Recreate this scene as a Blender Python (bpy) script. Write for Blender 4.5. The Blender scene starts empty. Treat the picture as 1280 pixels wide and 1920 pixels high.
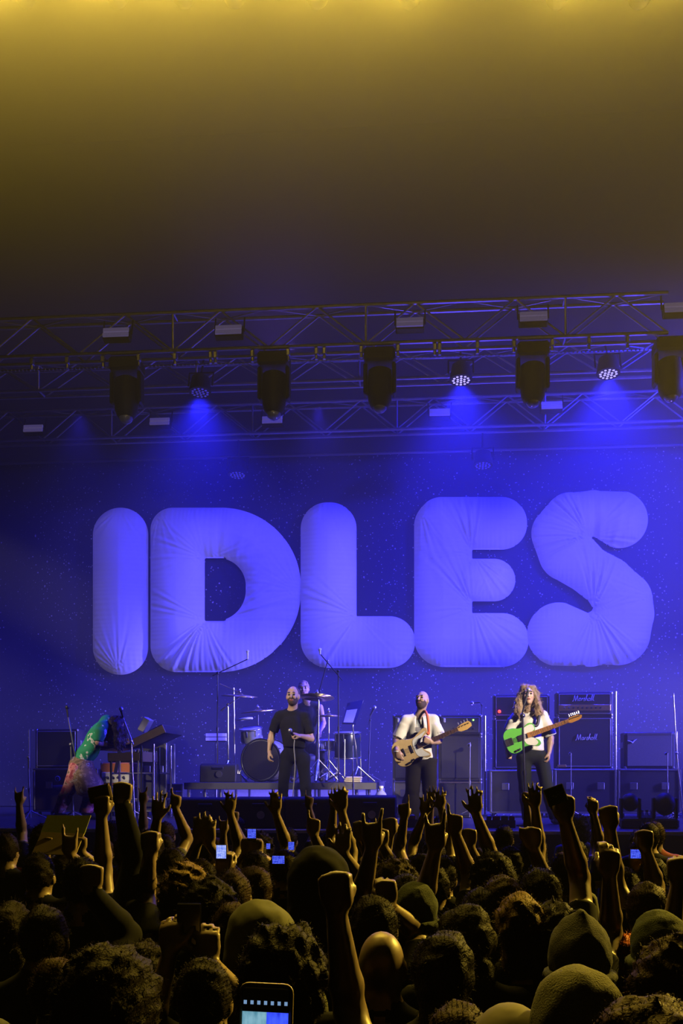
import bpy, math, random
import numpy as np
from mathutils import Vector, Matrix
random.seed(7)
RNG = np.random.RandomState(11)
SC = bpy.context.scene
COL = SC.collection
PI = math.pi
# ------------------------------------------------------------------ camera
F = 1900.0            # focal length in pixels of the 1280x1920 frame
HY = 1450.0           # horizon row (level camera with a raised lens)
HC = 2.22             # camera height, held up over the crowd
TH = math.radians(5.0)
cd = bpy.data.cameras.new('camera'); cam = bpy.data.objects.new('camera', cd); COL.objects.link(cam)
cam.location = (0, 0, HC); cam.rotation_euler = (PI / 2, 0, TH)
cd.sensor_fit = 'AUTO'; cd.sensor_width = 36; cd.lens = F / 1920 * 36
cd.shift_y = (HY - 960) / 1920; cd.clip_start = 0.05; cd.clip_end = 200
SC.camera = cam
SC.view_settings.view_transform = 'Standard'; SC.view_settings.look = 'None'
SC.view_settings.exposure = 0.0; SC.view_settings.gamma = 1.0; SC.view_settings.use_curve_mapping = False
cy = SC.cycles
cy.max_bounces = 3; cy.diffuse_bounces = 0; cy.glossy_bounces = 2; cy.transmission_bounces = 2
cy.transparent_max_bounces = 4; cy.volume_bounces = 0; cy.caustics_reflective = False; cy.caustics_refractive = False
cy.sample_clamp_indirect = 4.0
# ------------------------------------------------------------------ world: dark hall filled with thin stage haze
w = bpy.data.worlds.new('hall_air'); SC.world = w; w.use_nodes = True
nt = w.node_tree
nt.nodes['Background'].inputs[0].default_value = (0, 0, 0, 1)
nt.nodes['Background'].inputs[1].default_value = 0
vs = nt.nodes.new('ShaderNodeVolumeScatter')
vs.inputs['Color'].default_value = (1, 1, 1, 1); vs.inputs['Density'].default_value = 0.011
vs.inputs['Anisotropy'].default_value = 0.15
nt.links.new(vs.outputs[0], nt.nodes['World Output'].inputs['Volume'])
# the haze hangs over the stage and up under the roof, the air over the crowd is nearly clear
geo = nt.nodes.new('ShaderNodeNewGeometry')
dot = nt.nodes.new('ShaderNodeVectorMath'); dot.operation = 'DOT_PRODUCT'; dot.inputs[1].default_value = (0, 1.6, 1)
nt.links.new(geo.outputs['Position'], dot.inputs[0])
mr = nt.nodes.new('ShaderNodeMapRange'); nt.links.new(dot.outputs['Value'], mr.inputs['Value'])
mr.inputs['From Min'].default_value = 14.6; mr.inputs['From Max'].default_value = 21.5
mr.inputs['To Min'].default_value = 0.0003; mr.inputs['To Max'].default_value = 0.0150
mr2 = nt.nodes.new('ShaderNodeMapRange'); sep = nt.nodes.new('ShaderNodeSeparateXYZ'); nt.links.new(geo.outputs['Position'], sep.inputs[0])
nt.links.new(sep.outputs['Z'], mr2.inputs['Value']); mr2.inputs['From Min'].default_value = 4.2; mr2.inputs['From Max'].default_value = 8.5
mr2.inputs['To Min'].default_value = 0.0; mr2.inputs['To Max'].default_value = 0.020
add = nt.nodes.new('ShaderNodeMath'); add.operation = 'ADD'; nt.links.new(mr.outputs['Result'], add.inputs[0]); nt.links.new(mr2.outputs['Result'], add.inputs[1])
nt.links.new(add.outputs[0], vs.inputs['Density'])
cy.volume_max_steps = 16; w.cycles.volume_step_size = 1.5; w.cycles.homogeneous_volume = False

def P(px, py, Y):
    """pixel of the 1280x1920 frame -> point on the upright plane y = Y"""
    u = (px - 640) / F; v = (HY - py) / F
    d = Vector((-math.sin(TH) + u * math.cos(TH), math.cos(TH) + u * math.sin(TH), v))
    return Vector((0, 0, HC)) + d * (Y / d.y)
def S(px, Y):
    return F * (math.cos(TH) + (px - 640) / F * math.sin(TH)) / Y
def spot(name, loc, aim, power, color, angle=40, blend=0.6, size=0.08, parent=None):
    l = bpy.data.lights.new(name, 'SPOT'); l.energy = power; l.color = color
    l.spot_size = math.radians(angle); l.spot_blend = blend; l.shadow_soft_size = size
    o = bpy.data.objects.new(name, l); COL.objects.link(o)
    d = Vector(aim) - Vector(loc)
    o.rotation_euler = d.to_track_quat('-Z', 'Y').to_euler()
    o.location = loc
    if parent is not None:
        o.location = Vector(loc) - parent.location; o.parent = parent
    return o
# colours of the rig
YEL = (1.0, 0.66, 0.07); BLU = (0.012, 0.012, 1.0); VIO = (0.22, 0.16, 1.0); WARM = (1.0, 0.80, 0.60)
ZS = 1.60             # stage floor height
# ------------------------------------------------------------------ materials
MATS = {}
def mat(name, col, rough=0.6, metal=0.0, var=0.12, scale=30.0, bump=0.0, emit=None, estr=0.0, spec=0.5, sheen=0.0, trans=0.0):
    if name in MATS: return MATS[name]
    m = bpy.data.materials.new(name); m.use_nodes = True
    t = m.node_tree; b = t.nodes['Principled BSDF']
    b.inputs['Roughness'].default_value = rough; b.inputs['Metallic'].default_value = metal
    b.inputs['Specular IOR Level'].default_value = spec
    if sheen: b.inputs['Sheen Weight'].default_value = sheen; b.inputs['Sheen Roughness'].default_value = 0.4
    if trans: b.inputs['Transmission Weight'].default_value = trans
    tc = t.nodes.new('ShaderNodeTexCoord'); nz = t.nodes.new('ShaderNodeTexNoise')
    nz.inputs['Scale'].default_value = scale; nz.inputs['Detail'].default_value = 3
    t.links.new(tc.outputs['Object'], nz.inputs['Vector'])
    mx = t.nodes.new('ShaderNodeMix'); mx.data_type = 'RGBA'
    c0 = [max(0, c * (1 - var)) for c in col[:3]] + [1]; c1 = [min(1, c * (1 + var)) for c in col[:3]] + [1]
    mx.inputs['A'].default_value = c0; mx.inputs['B'].default_value = c1
    t.links.new(nz.outputs['Fac'], mx.inputs['Factor'])
    t.links.new(mx.outputs['Result'], b.inputs['Base Color'])
    if bump:
        bp = t.nodes.new('ShaderNodeBump'); bp.inputs['Strength'].default_value = bump; bp.inputs['Distance'].default_value = 0.01
        t.links.new(nz.outputs['Fac'], bp.inputs['Height']); t.links.new(bp.outputs[0], b.inputs['Normal'])
    if emit:
        b.inputs['Emission Color'].default_value = (*emit, 1); b.inputs['Emission Strength'].default_value = estr
    MATS[name] = m
    return m
def ramp_mat(name, stops, tex='noise', scale=8.0, rough=0.7, detail=3, distort=0.0, interp='CONSTANT'):
    if name in MATS: return MATS[name]
    m = bpy.data.materials.new(name); m.use_nodes = True
    t = m.node_tree; b = t.nodes['Principled BSDF']; b.inputs['Roughness'].default_value = rough
    tc = t.nodes.new('ShaderNodeTexCoord')
    if tex == 'noise':
        n = t.nodes.new('ShaderNodeTexNoise'); n.inputs['Detail'].default_value = detail; n.inputs['Distortion'].default_value = distort; out = n.outputs['Fac']
    else:
        n = t.nodes.new('ShaderNodeTexVoronoi'); out = n.outputs['Distance']
    n.inputs['Scale'].default_value = scale
    t.links.new(tc.outputs['Object'], n.inputs['Vector'])
    r = t.nodes.new('ShaderNodeValToRGB'); r.color_ramp.interpolation = interp
    while len(r.color_ramp.elements) < len(stops): r.color_ramp.elements.new(0.5)
    for e, (p, c) in zip(r.color_ramp.elements, stops): e.position = p; e.color = (*c, 1)
    t.links.new(out, r.inputs[0]); t.links.new(r.outputs[0], b.inputs['Base Color'])
    MATS[name] = m
    return m
# ------------------------------------------------------------------ mesh builder (world coordinates)
def basis(d):
    d = Vector(d).normalized()
    a = Vector((0, 0, 1)) if abs(d.z) < 0.95 else Vector((1, 0, 0))
    x = a.cross(d).normalized(); y = d.cross(x).normalized()
    return x, y, d
class Geo:
    def __init__(s): s.v = []; s.f = []
    def add(s, v, f):
        n = len(s.v); s.v += [Vector(q) for q in v]; s.f += [tuple(i + n for i in q) for q in f]; return s
    def box(s, c, size, rot=None, bev=0.0):
        c = Vector(c); hx, hy, hz = (q / 2 for q in size)
        b = min(bev, hx * 0.9, hy * 0.9, hz * 0.9)
        if b <= 0:
            v = [Vector((x, y, z)) for x in (-hx, hx) for y in (-hy, hy) for z in (-hz, hz)]
            f = [(0, 1, 3, 2), (4, 6, 7, 5), (0, 4, 5, 1), (2, 3, 7, 6), (0, 2, 6, 4), (1, 5, 7, 3)]
        else:   # every edge chamfered: 24 points
            v = []; idx = {}
            for sx in (-1, 1):
                for sy in (-1, 1):
                    for sz in (-1, 1):
                        for ax in range(3):
                            p = [sx * (hx - b), sy * (hy - b), sz * (hz - b)]
                            p[ax] = (sx * hx, sy * hy, sz * hz)[ax]
                            idx[(sx, sy, sz, ax)] = len(v); v.append(Vector(p))
            I = lambda x, y, z, a: idx[(x, y, z, a)]
            f = []
            for q in (-1, 1):
                fx = [I(q, -1, -1, 0), I(q, 1, -1, 0), I(q, 1, 1, 0), I(q, -1, 1, 0)]
                fy = [I(-1, q, -1, 1), I(-1, q, 1, 1), I(1, q, 1, 1), I(1, q, -1, 1)]
                fz = [I(-1, -1, q, 2), I(1, -1, q, 2), I(1, 1, q, 2), I(-1, 1, q, 2)]
                f += [x if q == 1 else x[::-1] for x in (fx, fy, fz)]
            for a in (-1, 1):
                for c2 in (-1, 1):
                    e1 = [I(a, c2, -1, 0), I(a, c2, 1, 0), I(a, c2, 1, 1), I(a, c2, -1, 1)]
                    e2 = [I(a, -1, c2, 0), I(a, -1, c2, 2), I(a, 1, c2, 2), I(a, 1, c2, 0)]
                    e3 = [I(-1, a, c2, 1), I(1, a, c2, 1), I(1, a, c2, 2), I(-1, a, c2, 2)]
                    f += [e1 if a * c2 < 0 else e1[::-1], e2 if a * c2 < 0 else e2[::-1], e3 if a * c2 > 0 else e3[::-1]]
            for x in (-1, 1):
                for y in (-1, 1):
                    for z in (-1, 1):
                        t = [I(x, y, z, 0), I(x, y, z, 1), I(x, y, z, 2)]
                        f.append(t if x * y * z > 0 else t[::-1])
        if rot is not None: v = [rot @ q for q in v]
        return s.add([q + c for q in v], f)
    def tube(s, p0, p1, r0, r1=None, n=10, cap=True):
        r1 = r0 if r1 is None else r1
        p0 = Vector(p0); p1 = Vector(p1); x, y, d = basis(p1 - p0)
        v = []
        for p, r in ((p0, r0), (p1, r1)):
            for i in range(n):
                a = 2 * PI * i / n; v.append(p + x * (r * math.cos(a)) + y * (r * math.sin(a)))
        f = [(i, (i + 1) % n, n + (i + 1) % n, n + i) for i in range(n)]
        if cap: f += [tuple(range(n))[::-1], tuple(range(n, 2 * n))]
        return s.add(v, f)
    def path(s, pts, r, n=8, closed=False):
        pts = [Vector(p) for p in pts]; m = len(pts)
        rs = r if isinstance(r, (list, tuple)) else [r] * m
        v = []; ref = None
        for i, p in enumerate(pts):
            a = pts[i - 1] if (i > 0 or closed) else p
            b = pts[(i + 1) % m] if (i < m - 1 or closed) else p
            d = (b - a).normalized()
            if ref is None: x, y, _ = basis(d)
            else:
                x = (ref - d * ref.dot(d)).normalized(); y = d.cross(x)
            ref = x
            for k in range(n):
                t = 2 * PI * k / n; v.append(p + (x * math.cos(t) + y * math.sin(t)) * rs[i])
        f = []
        for i in range(m if closed else m - 1):
            j = (i + 1) % m
            f += [(i * n + k, i * n + (k + 1) % n, j * n + (k + 1) % n, j * n + k) for k in range(n)]
        if not closed: f += [tuple(range(n))[::-1], tuple(range((m - 1) * n, m * n))]
        return s.add(v, f)
    def lathe(s, prof, o, d=(0, 0, 1), n=20):
        """prof: list of (radius, distance along d)"""
        o = Vector(o); x, y, d = basis(d); v = []; m = len(prof)
        for r, h in prof:
            for i in range(n):
                a = 2 * PI * i / n; v.append(o + d * h + x * (r * math.cos(a)) + y * (r * math.sin(a)))
        f = []
        for j in range(m - 1):
            f += [(j * n + i, j * n + (i + 1) % n, (j + 1) * n + (i + 1) % n, (j + 1) * n + i) for i in range(n)]
        if prof[0][0] > 1e-4: f.append(tuple(range(n))[::-1])
        if prof[-1][0] > 1e-4: f.append(tuple(range((m - 1) * n, m * n)))
        return s.add(v, f)
    def ball(s, c, r, n=12, m=8, rot=None):
        r = (r, r, r) if not isinstance(r, (tuple, list)) else r
        c = Vector(c); v = []
        for j in range(m + 1):
            t = PI * j / m
            for i in range(n):
                a = 2 * PI * i / n
                q = Vector((r[0] * math.sin(t) * math.cos(a), r[1] * math.sin(t) * math.sin(a), r[2] * math.cos(t)))
                v.append(c + (rot @ q if rot is not None else q))
        f = [(j * n + i, (j + 1) * n + i, (j + 1) * n + (i + 1) % n, j * n + (i + 1) % n) for j in range(m) for i in range(n)]
        return s.add(v, f)
    def prism(s, poly, M, t, bev=0.0):
        """flat outline (x, y) extruded by t along z, placed by matrix M; bev shrinks front rim"""
        n = len(poly); v = []
        cx = sum(p[0] for p in poly) / n; cyy = sum(p[1] for p in poly) / n
        def ins(q, k):
            d = Vector((q[0] - cx, q[1] - cyy)); L = d.length
            d = d * max(0, (L - k) / L) if L > 0 else d
            return (cx + d.x, cyy + d.y)
        rings = [(0, bev), (bev, 0), (t - bev, 0), (t, bev)] if bev else [(0, 0), (t, 0)]
        for z, k in rings:
            for q in poly:
                a = ins(q, k) if k else q
                v.append(M @ Vector((a[0], a[1], z)))
        f = []
        for j in range(len(rings) - 1):
            f += [(j * n + i, j * n + (i + 1) % n, (j + 1) * n + (i + 1) % n, (j + 1) * n + i) for i in range(n)]
        f += [tuple(range(n))[::-1], tuple(range((len(rings) - 1) * n, len(rings) * n))]
        return s.add(v, f)
    def xf(s, M):
        s.v = [M @ q for q in s.v]; return s
    def build(s, name, m, parent=None, smooth=False, loc=None):
        me = bpy.data.meshes.new(name)
        off = Vector((0, 0, 0))
        if parent is not None:
            r = parent
            while r is not None: off += r.location; r = r.parent
        elif loc is not None: off = Vector(loc)
        me.from_pydata([tuple(q - off) for q in s.v], [], s.f)
        if smooth:
            me.polygons.foreach_set('use_smooth', [True] * len(me.polygons))
            if smooth == 'auto': me.set_sharp_from_angle(angle=math.radians(40))
        for q in (m if isinstance(m, (list, tuple)) else [m]): me.materials.append(q)
        o = bpy.data.objects.new(name, me); COL.objects.link(o)
        if parent is not None: o.parent = parent
        elif loc is not None: o.location = off
        return o
def tag(o, label, cat, group=None, kind=None):
    o['label'] = label; o['category'] = cat
    if group: o['group'] = group
    if kind: o['kind'] = kind
    return o
def thing(name, label, cat, loc, group=None):
    o = bpy.data.objects.new(name, None); COL.objects.link(o); o.location = loc; o.empty_display_size = 0.1
    return tag(o, label, cat, group)
def struct(o):
    o['kind'] = 'structure'; return o
def dup(root, loc, rz=None, label=None, group=None):
    r = root.copy(); COL.objects.link(r); r.location = loc
    if rz is not None: r.rotation_euler = (0, 0, rz)
    if label: r['label'] = label
    if group: r['group'] = group
    for ch in list(root.children):
        c = ch.copy(); COL.objects.link(c); c.parent = r
        for g in list(ch.children):
            d = g.copy(); COL.objects.link(d); d.parent = c
    return r
def R3(d, up=(0, 0, 1)):
    """rotation whose local z looks along d and local y is near up"""
    z = Vector(d).normalized(); x = Vector(up).cross(z).normalized(); y = z.cross(x)
    return Matrix((x, y, z)).transposed()
def M4(o, x, y, z):
    m = Matrix((Vector(x), Vector(y), Vector(z))).transposed().to_4x4(); m.translation = Vector(o); return m
def rounded(pts, n=5):
    """outline with per-corner radius: (x, y, r)"""
    out = []; m = len(pts)
    for i in range(m):
        p = Vector(pts[i][:2]); a = Vector(pts[i - 1][:2]); b = Vector(pts[(i + 1) % m][:2]); r = pts[i][2] if len(pts[i]) > 2 else 0
        if r <= 0: out.append((p.x, p.y)); continue
        u = (a - p).normalized(); v = (b - p).normalized()
        ang = math.acos(max(-1, min(1, u.dot(v)))); L = min(r / math.tan(ang / 2), (a - p).length * .49, (b - p).length * .49)
        q0 = p + u * L; q1 = p + v * L
        for k in range(n + 1):
            t = k / n; q = q0 * (1 - t) ** 2 + p * (2 * t * (1 - t)) + q1 * t * t; out.append((q.x, q.y))
    return out
def spline(pts, n=6):
    """smooth closed outline through points (Catmull-Rom)"""
    out = []; m = len(pts); q = [Vector(p) for p in pts]
    for i in range(m):
        a, b, c, d = q[i - 1], q[i], q[(i + 1) % m], q[(i + 2) % m]
        for k in range(n):
            t = k / n
            out.append(0.5 * ((2 * b) + (c - a) * t + (2 * a - 5 * b + 4 * c - d) * t * t + (3 * b - a - 3 * c + d) * t ** 3))
    return [tuple(p) for p in out]
def open_spline(pts, n=6):
    q = [Vector(p) for p in pts]; q = [q[0] * 2 - q[1]] + q + [q[-1] * 2 - q[-2]]; out = []
    for i in range(1, len(q) - 2):
        a, b, c, d = q[i - 1:i + 3]
        for k in range(n):
            t = k / n
            out.append(0.5 * ((2 * b) + (c - a) * t + (2 * a - 5 * b + 4 * c - d) * t * t + (3 * b - a - 3 * c + d) * t ** 3))
    out.append(q[-2]); return out
# plain materials
BLACK = mat('black_paint', (0.012, 0.012, 0.014), 0.5)
TOLEX = mat('black_tolex', (0.014, 0.014, 0.016), 0.65, var=0.5, scale=220, bump=0.3)
GRILLE = mat('dark_grille_cloth', (0.022, 0.022, 0.026), 0.85, var=0.6, scale=300, bump=0.3)
CHROME = mat('chrome', (0.75, 0.76, 0.78), 0.22, 1.0, var=0.05)
ALU = mat('truss_aluminium', (0.42, 0.43, 0.46), 0.42, 0.85, var=0.2, scale=9)
STEEL = mat('dull_steel', (0.25, 0.25, 0.27), 0.4, 0.9)
WHITE = mat('white_plastic', (0.78, 0.77, 0.74), 0.45)
RUBBER = mat('black_rubber', (0.01, 0.01, 0.01), 0.8)
LOGO = mat('white_logo', (0.85, 0.85, 0.85), 0.4)
GREY = mat('grey_plastic', (0.10, 0.10, 0.11), 0.5)
# ------------------------------------------------------------------ hall and stage shell
HALL = mat('hall_black', (0.012, 0.011, 0.012), 0.85, var=0.4, scale=2)
FLOORM = mat('hall_floor', (0.02, 0.019, 0.018), 0.6, var=0.4, scale=3)
STAGEM = mat('stage_deck', (0.05, 0.05, 0.055), 0.35, var=0.5, scale=5, bump=0.05)
DRAPE = mat('stage_skirt', (0.012, 0.012, 0.014), 0.9)
struct(Geo().box((0, 3, -0.05), (28, 26, 0.1)).build('floor', FLOORM))
struct(Geo().box((0, 4, 15.1), (28.4, 32, 0.2)).build('ceiling', HALL))
struct(Geo().box((0, 20.1, 7.5), (28.4, 0.2, 15)).build('wall_back', HALL))
struct(Geo().box((-14.1, 4, 7.5), (0.2, 32, 15)).build('wall_left', HALL))
struct(Geo().box((14.1, 4, 7.5), (0.2, 32, 15)).build('wall_right', HALL))
struct(Geo().box((0, -12.1, 7.5), (28.4, 0.2, 15)).build('wall_front', HALL))
stage = struct(Geo().box((0, 15.5, ZS / 2), (26, 9, ZS)).build('floor_stage', STAGEM))
g = Geo()
n = 120
xs = [-13 + 26 * i / n for i in range(n + 1)]
v = []
for x in xs:
    y = 10.93 + 0.03 * math.sin(x * 14)
    v += [(x, y, 0.02), (x, y, ZS - 0.03), (x, y + 0.02, ZS - 0.03), (x, y + 0.02, 0.02)]
f = []
for i in range(n):
    a, b = i * 4, i * 4 + 4
    f += [(a, b, b + 1, a + 1), (a + 1, b + 1, b + 2, a + 2), (a + 2, b + 2, b + 3, a + 3)]
g.add(v, f).build('stage_skirt', DRAPE, parent=stage, smooth='auto')
Geo().box((0, 10.98, ZS - 0.015), (26, 0.06, 0.05), bev=0.01).build('stage_edge_strip', STEEL, parent=stage)

# ------------------------------------------------------------------ backdrop cloth with the five letters
YB = 18.0
m = bpy.data.materials.new('speckled_backdrop_cloth'); m.use_nodes = True
t = m.node_tree; b = t.nodes['Principled BSDF']; b.inputs['Roughness'].default_value = 0.9; b.inputs['Specular IOR Level'].default_value = 0.1
tc = t.nodes.new('ShaderNodeTexCoord')
def speck(scale, thr, keep):
    vo = t.nodes.new('ShaderNodeTexVoronoi'); vo.inputs['Scale'].default_value = scale; t.links.new(tc.outputs['Object'], vo.inputs['Vector'])
    lt = t.nodes.new('ShaderNodeMath'); lt.operation = 'LESS_THAN'; lt.inputs[1].default_value = thr; t.links.new(vo.outputs['Distance'], lt.inputs[0])
    sx = t.nodes.new('ShaderNodeSeparateColor'); t.links.new(vo.outputs['Color'], sx.inputs[0])
    gt = t.nodes.new('ShaderNodeMath'); gt.operation = 'GREATER_THAN'; gt.inputs[1].default_value = keep; t.links.new(sx.outputs[0], gt.inputs[0])
    mu = t.nodes.new('ShaderNodeMath'); mu.operation = 'MULTIPLY'; t.links.new(lt.outputs[0], mu.inputs[0]); t.links.new(gt.outputs[0], mu.inputs[1])
    m2 = t.nodes.new('ShaderNodeMath'); m2.operation = 'MULTIPLY'; t.links.new(mu.outputs[0], m2.inputs[0]); t.links.new(sx.outputs[1], m2.inputs[1])
    return m2.outputs[0]
s1 = speck(9.0, 0.12, 0.20); s2 = speck(19.0, 0.17, 0.35)
mx = t.nodes.new('ShaderNodeMath'); mx.operation = 'MAXIMUM'; t.links.new(s1, mx.inputs[0]); t.links.new(s2, mx.inputs[1])
mc = t.nodes.new('ShaderNodeMix'); mc.data_type = 'RGBA'; mc.inputs['A'].default_value = (0.045, 0.045, 0.06, 1); mc.inputs['B'].default_value = (0.55, 0.55, 0.58, 1)
t.links.new(mx.outputs[0], mc.inputs['Factor']); t.links.new(mc.outputs['Result'], b.inputs['Base Color'])
CLOTH = m
banner = thing('backdrop_banner', 'dark speckled backdrop cloth with five huge puffy pale letters', 'banner', (-1.0, YB, ZS))
g = Geo(); nx, nz = 150, 8
v = []
for j in range(nz + 1):
    z = 1.62 + (7.92 - 1.62) * j / nz
    for i in range(nx + 1):
        x = -8.6 + 15.4 * i / nx
        v.append((x, YB + 0.1 + 0.025 * math.sin(x * 3.1 + 0.4 * math.sin(z)) * (1 - 0.6 * j / nz), z))
f = [(j * (nx + 1) + i, j * (nx + 1) + i + 1, (j + 1) * (nx + 1) + i + 1, (j + 1) * (nx + 1) + i) for j in range(nz) for i in range(nx)]
g.add(v, f).build('cloth', CLOTH, parent=banner, smooth=True)
Geo().tube((-8.8, YB + 0.1, 7.94), (7.0, YB + 0.1, 7.94), 0.03).build('hanging_pipe', STEEL, parent=banner, smooth='auto')
LET = mat('letter_fabric', (0.80, 0.80, 0.80), 0.85, var=0.05, scale=3, spec=0.15)

def sd_box(x, y, x0, x1, y0, y1, r):
    """rounded box, r = (tl, tr, br, bl)"""
    cx, cyy = (x0 + x1) / 2, (y0 + y1) / 2
    px = x - cx; py = y - cyy
    rr = np.where(px < 0, np.where(py < 0, r[0], r[3]), np.where(py < 0, r[1], r[2]))
    qx = np.abs(px) - (x1 - x0) / 2 + rr; qy = np.abs(py) - (y1 - y0) / 2 + rr
    return np.hypot(np.maximum(qx, 0), np.maximum(qy, 0)) + np.minimum(np.maximum(qx, qy), 0) - rr
def sd_stroke(x, y, pts):
    d = np.full(x.shape, 1e9)
    for (ax, ay, ar), (bx, by, br) in zip(pts[:-1], pts[1:]):
        t = np.clip(((x - ax) * (bx - ax) + (y - ay) * (by - ay)) / max(1e-6, (bx - ax) ** 2 + (by - ay) ** 2), 0, 1)
        d = np.minimum(d, np.hypot(x - ax - t * (bx - ax), y - ay - t * (by - ay)) - (ar + t * (br - ar)))
    return d
def L_I(x, y): return sd_box(x, y, 173, 277, 951, 1265, (52, 52, 52, 52))
def L_D(x, y):
    o = sd_box(x, y, 281, 564, 951, 1260, (42, 150, 154, 50))
    return np.maximum(o, -sd_box(x, y, 383, 460, 1046, 1164, (3, 52, 58, 3)))
def L_L(x, y):
    a = sd_box(x, y, 563, 668, 941, 1252, (50, 50, 20, 52)); c = sd_box(x, y, 570, 778, 1155, 1252, (5, 48, 49, 48))
    return np.minimum(a, c)
def L_E(x, y):
    d = sd_box(x, y, 776, 885, 934, 1250, (52, 4, 4, 54))
    d = np.minimum(d, sd_box(x, y, 780, 988, 931, 1030, (48, 48, 48, 4)))
    d = np.minimum(d, sd_box(x, y, 800, 966, 1047, 1127, (4, 40, 40, 4)))
    return np.minimum(d, sd_box(x, y, 782, 991, 1149, 1250, (4, 50, 50, 48)))
SP = [(1161, 973, 54), (1113, 959, 41), (1070, 972, 50), (1048, 1000, 52), (1063, 1036, 54), (1103, 1068, 46), (1140, 1092, 50), (1168, 1125, 56), (1170, 1150, 57), (1158, 1185, 62), (1106, 1202, 48), (1048, 1189, 60)]
def L_S(x, y): return sd_stroke(x, y, SP)
def letter(fn, bb, pinch, phase):
    st = 2.0
    gx = np.arange(bb[0] - 4, bb[1] + 5, st); gy = np.arange(bb[2] - 4, bb[3] + 5, st)
    X, Y = np.meshgrid(gx, gy); D = fn(X, Y)
    e = 0.5
    GX = (fn(X + e, Y) - fn(X - e, Y)) / (2 * e); GY = (fn(X, Y + e) - fn(X, Y - e)) / (2 * e)
    keepv = D < 0.75 * st
    q = keepv[:-1, :-1] & keepv[1:, :-1] & keepv[:-1, 1:] & keepv[1:, 1:]
    snap = D > -0.55 * st
    Xs = np.where(snap, X - GX * D, X); Ys = np.where(snap, Y - GY * D, Y)
    dd = np.maximum(-D, 0); dd = np.where(snap, 0, dd)
    H = 0.17 * (1 - np.exp(-dd / 22.0))
    edge = np.clip(dd / 6.0, 0, 1)
    rng = np.random.RandomState(phase)
    for (px, py, R, amp, nn) in pinch:
        r = np.hypot(X - px, Y - py); a = np.arctan2(Y - py, X - px)
        wv = np.sin(nn * a + rng.rand() * 6 + 1.3 * np.sin(3 * a + 0.02 * r)) + 0.6 * np.sin(nn * 1.7 * a + rng.rand() * 6 + 0.02 * r)
        env = np.clip(0.25 + np.sin(2.3 * a + rng.rand() * 6) + 0.7 * np.sin(5.1 * a + rng.rand() * 6), 0, 1.6)
        H += amp * wv * env * np.exp(-r / R) * np.clip(r / 14.0, 0, 1) * edge
    hor = np.abs(GY); ver = np.abs(GX)
    H += 0.0035 * np.exp(-dd / 22) * edge * (hor * np.sin(0.75 * X + 2 * np.sin(0.09 * X)) + ver * np.sin(0.75 * Y + 2 * np.sin(0.08 * Y)))
    H += 0.008 * np.sin(0.045 * X + 0.03 * Y + phase) * np.sin(0.03 * X - 0.05 * Y) * edge
    idx = -np.ones(X.shape, int); used = np.zeros(X.shape, bool)
    used[:-1, :-1] |= q; used[1:, :-1] |= q; used[:-1, 1:] |= q; used[1:, 1:] |= q
    idx[used] = np.arange(used.sum())
    g = Geo(); vv = []
    for px, py, h in zip(Xs[used], Ys[used], H[used]):
        p = P(px, py, YB); p.y -= h - 0.03; vv.append(p)
    A = idx[:-1, :-1][q]; B = idx[1:, :-1][q]; C = idx[1:, 1:][q]; E = idx[:-1, 1:][q]
    g.add(vv, list(zip(A.tolist(), B.tolist(), C.tolist(), E.tolist())))
    return g
for nm, fn, bb, pin, ph in (
        ('I', L_I, (173, 277, 951, 1265), [(225, 1262, 60, .010, 30), (225, 955, 70, .012, 26)], 1),
        ('D', L_D, (281, 564, 941, 1265), [(384, 1163, 95, .022, 34), (384, 1047, 60, .010, 30), (300, 962, 70, .010, 24), (560, 1110, 50, .006, 30)], 2),
        ('L', L_L, (563, 778, 941, 1252), [(670, 1155, 70, .012, 28), (615, 945, 50, .007, 26)], 3),
        ('E', L_E, (776, 991, 931, 1250), [(886, 1038, 75, .016, 30), (886, 1139, 75, .016, 30), (790, 960, 60, .008, 24)], 4),
        ('S', L_S, (988, 1229, 918, 1252), [(1100, 1006, 90, .020, 34), (1113, 1146, 90, .022, 34), (1225, 1120, 60, .008, 30)], 5)):
    lo = letter(fn, bb, pin, ph).build('letter', LET, parent=banner, smooth=True)
    lo['label'] = 'puffy pale letter ' + nm

# ------------------------------------------------------------------ flown trusses
def rods(root, kind, a, b, r, cache):
    """a strut from a to b; alike struts share one mesh"""
    a = Vector(a); b = Vector(b); d = b - a
    key = (kind, round(d.x, 3), round(d.y, 3), round(d.z, 3))
    if key not in cache:
        cache[key] = Geo().tube((0, 0, 0), d, r, n=8).build(kind, ALU, smooth='auto'); o = cache[key]
    else:
        o = cache[key].copy(); COL.objects.link(o)
    o.parent = root; o.location = a - root.location
def truss(label, Y, zt, h, dp, x0, x1, bay):
    root = thing('lighting_truss', label, 'truss', (x0, Y, zt - h), 'trusses flown over the stage')
    c = {}
    n = int(round((x1 - x0) / bay)); bay = (x1 - x0) / n
    for yy in (Y, Y + dp):
        for z in (zt, zt - h): rods(root, 'chord', (x0, yy, z), (x1, yy, z), 0.026, c)
    for i in range(n):
        a, b = x0 + i * bay, x0 + (i + 1) * bay
        up = i % 2 == 0
        for yy in (Y, Y + dp): rods(root, 'brace', (a, yy, zt - h if up else zt), (b, yy, zt if up else zt - h), 0.014, c)
        rods(root, 'cross_brace', (a, Y if up else Y + dp, zt), (b, Y + dp if up else Y, zt), 0.011, c)
        if i % 4 == 0:
            for z in (zt, zt - h): rods(root, 'cross_bar', (a, Y, z), (a, Y + dp, z), 0.014, c)
            rods(root, 'post', (a, Y, zt - h), (a, Y, zt), 0.016, c)
    return root
YF, YM, YK = 13.0, 15.0, 17.0
xr = P(1252, 560, YF).x
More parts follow.
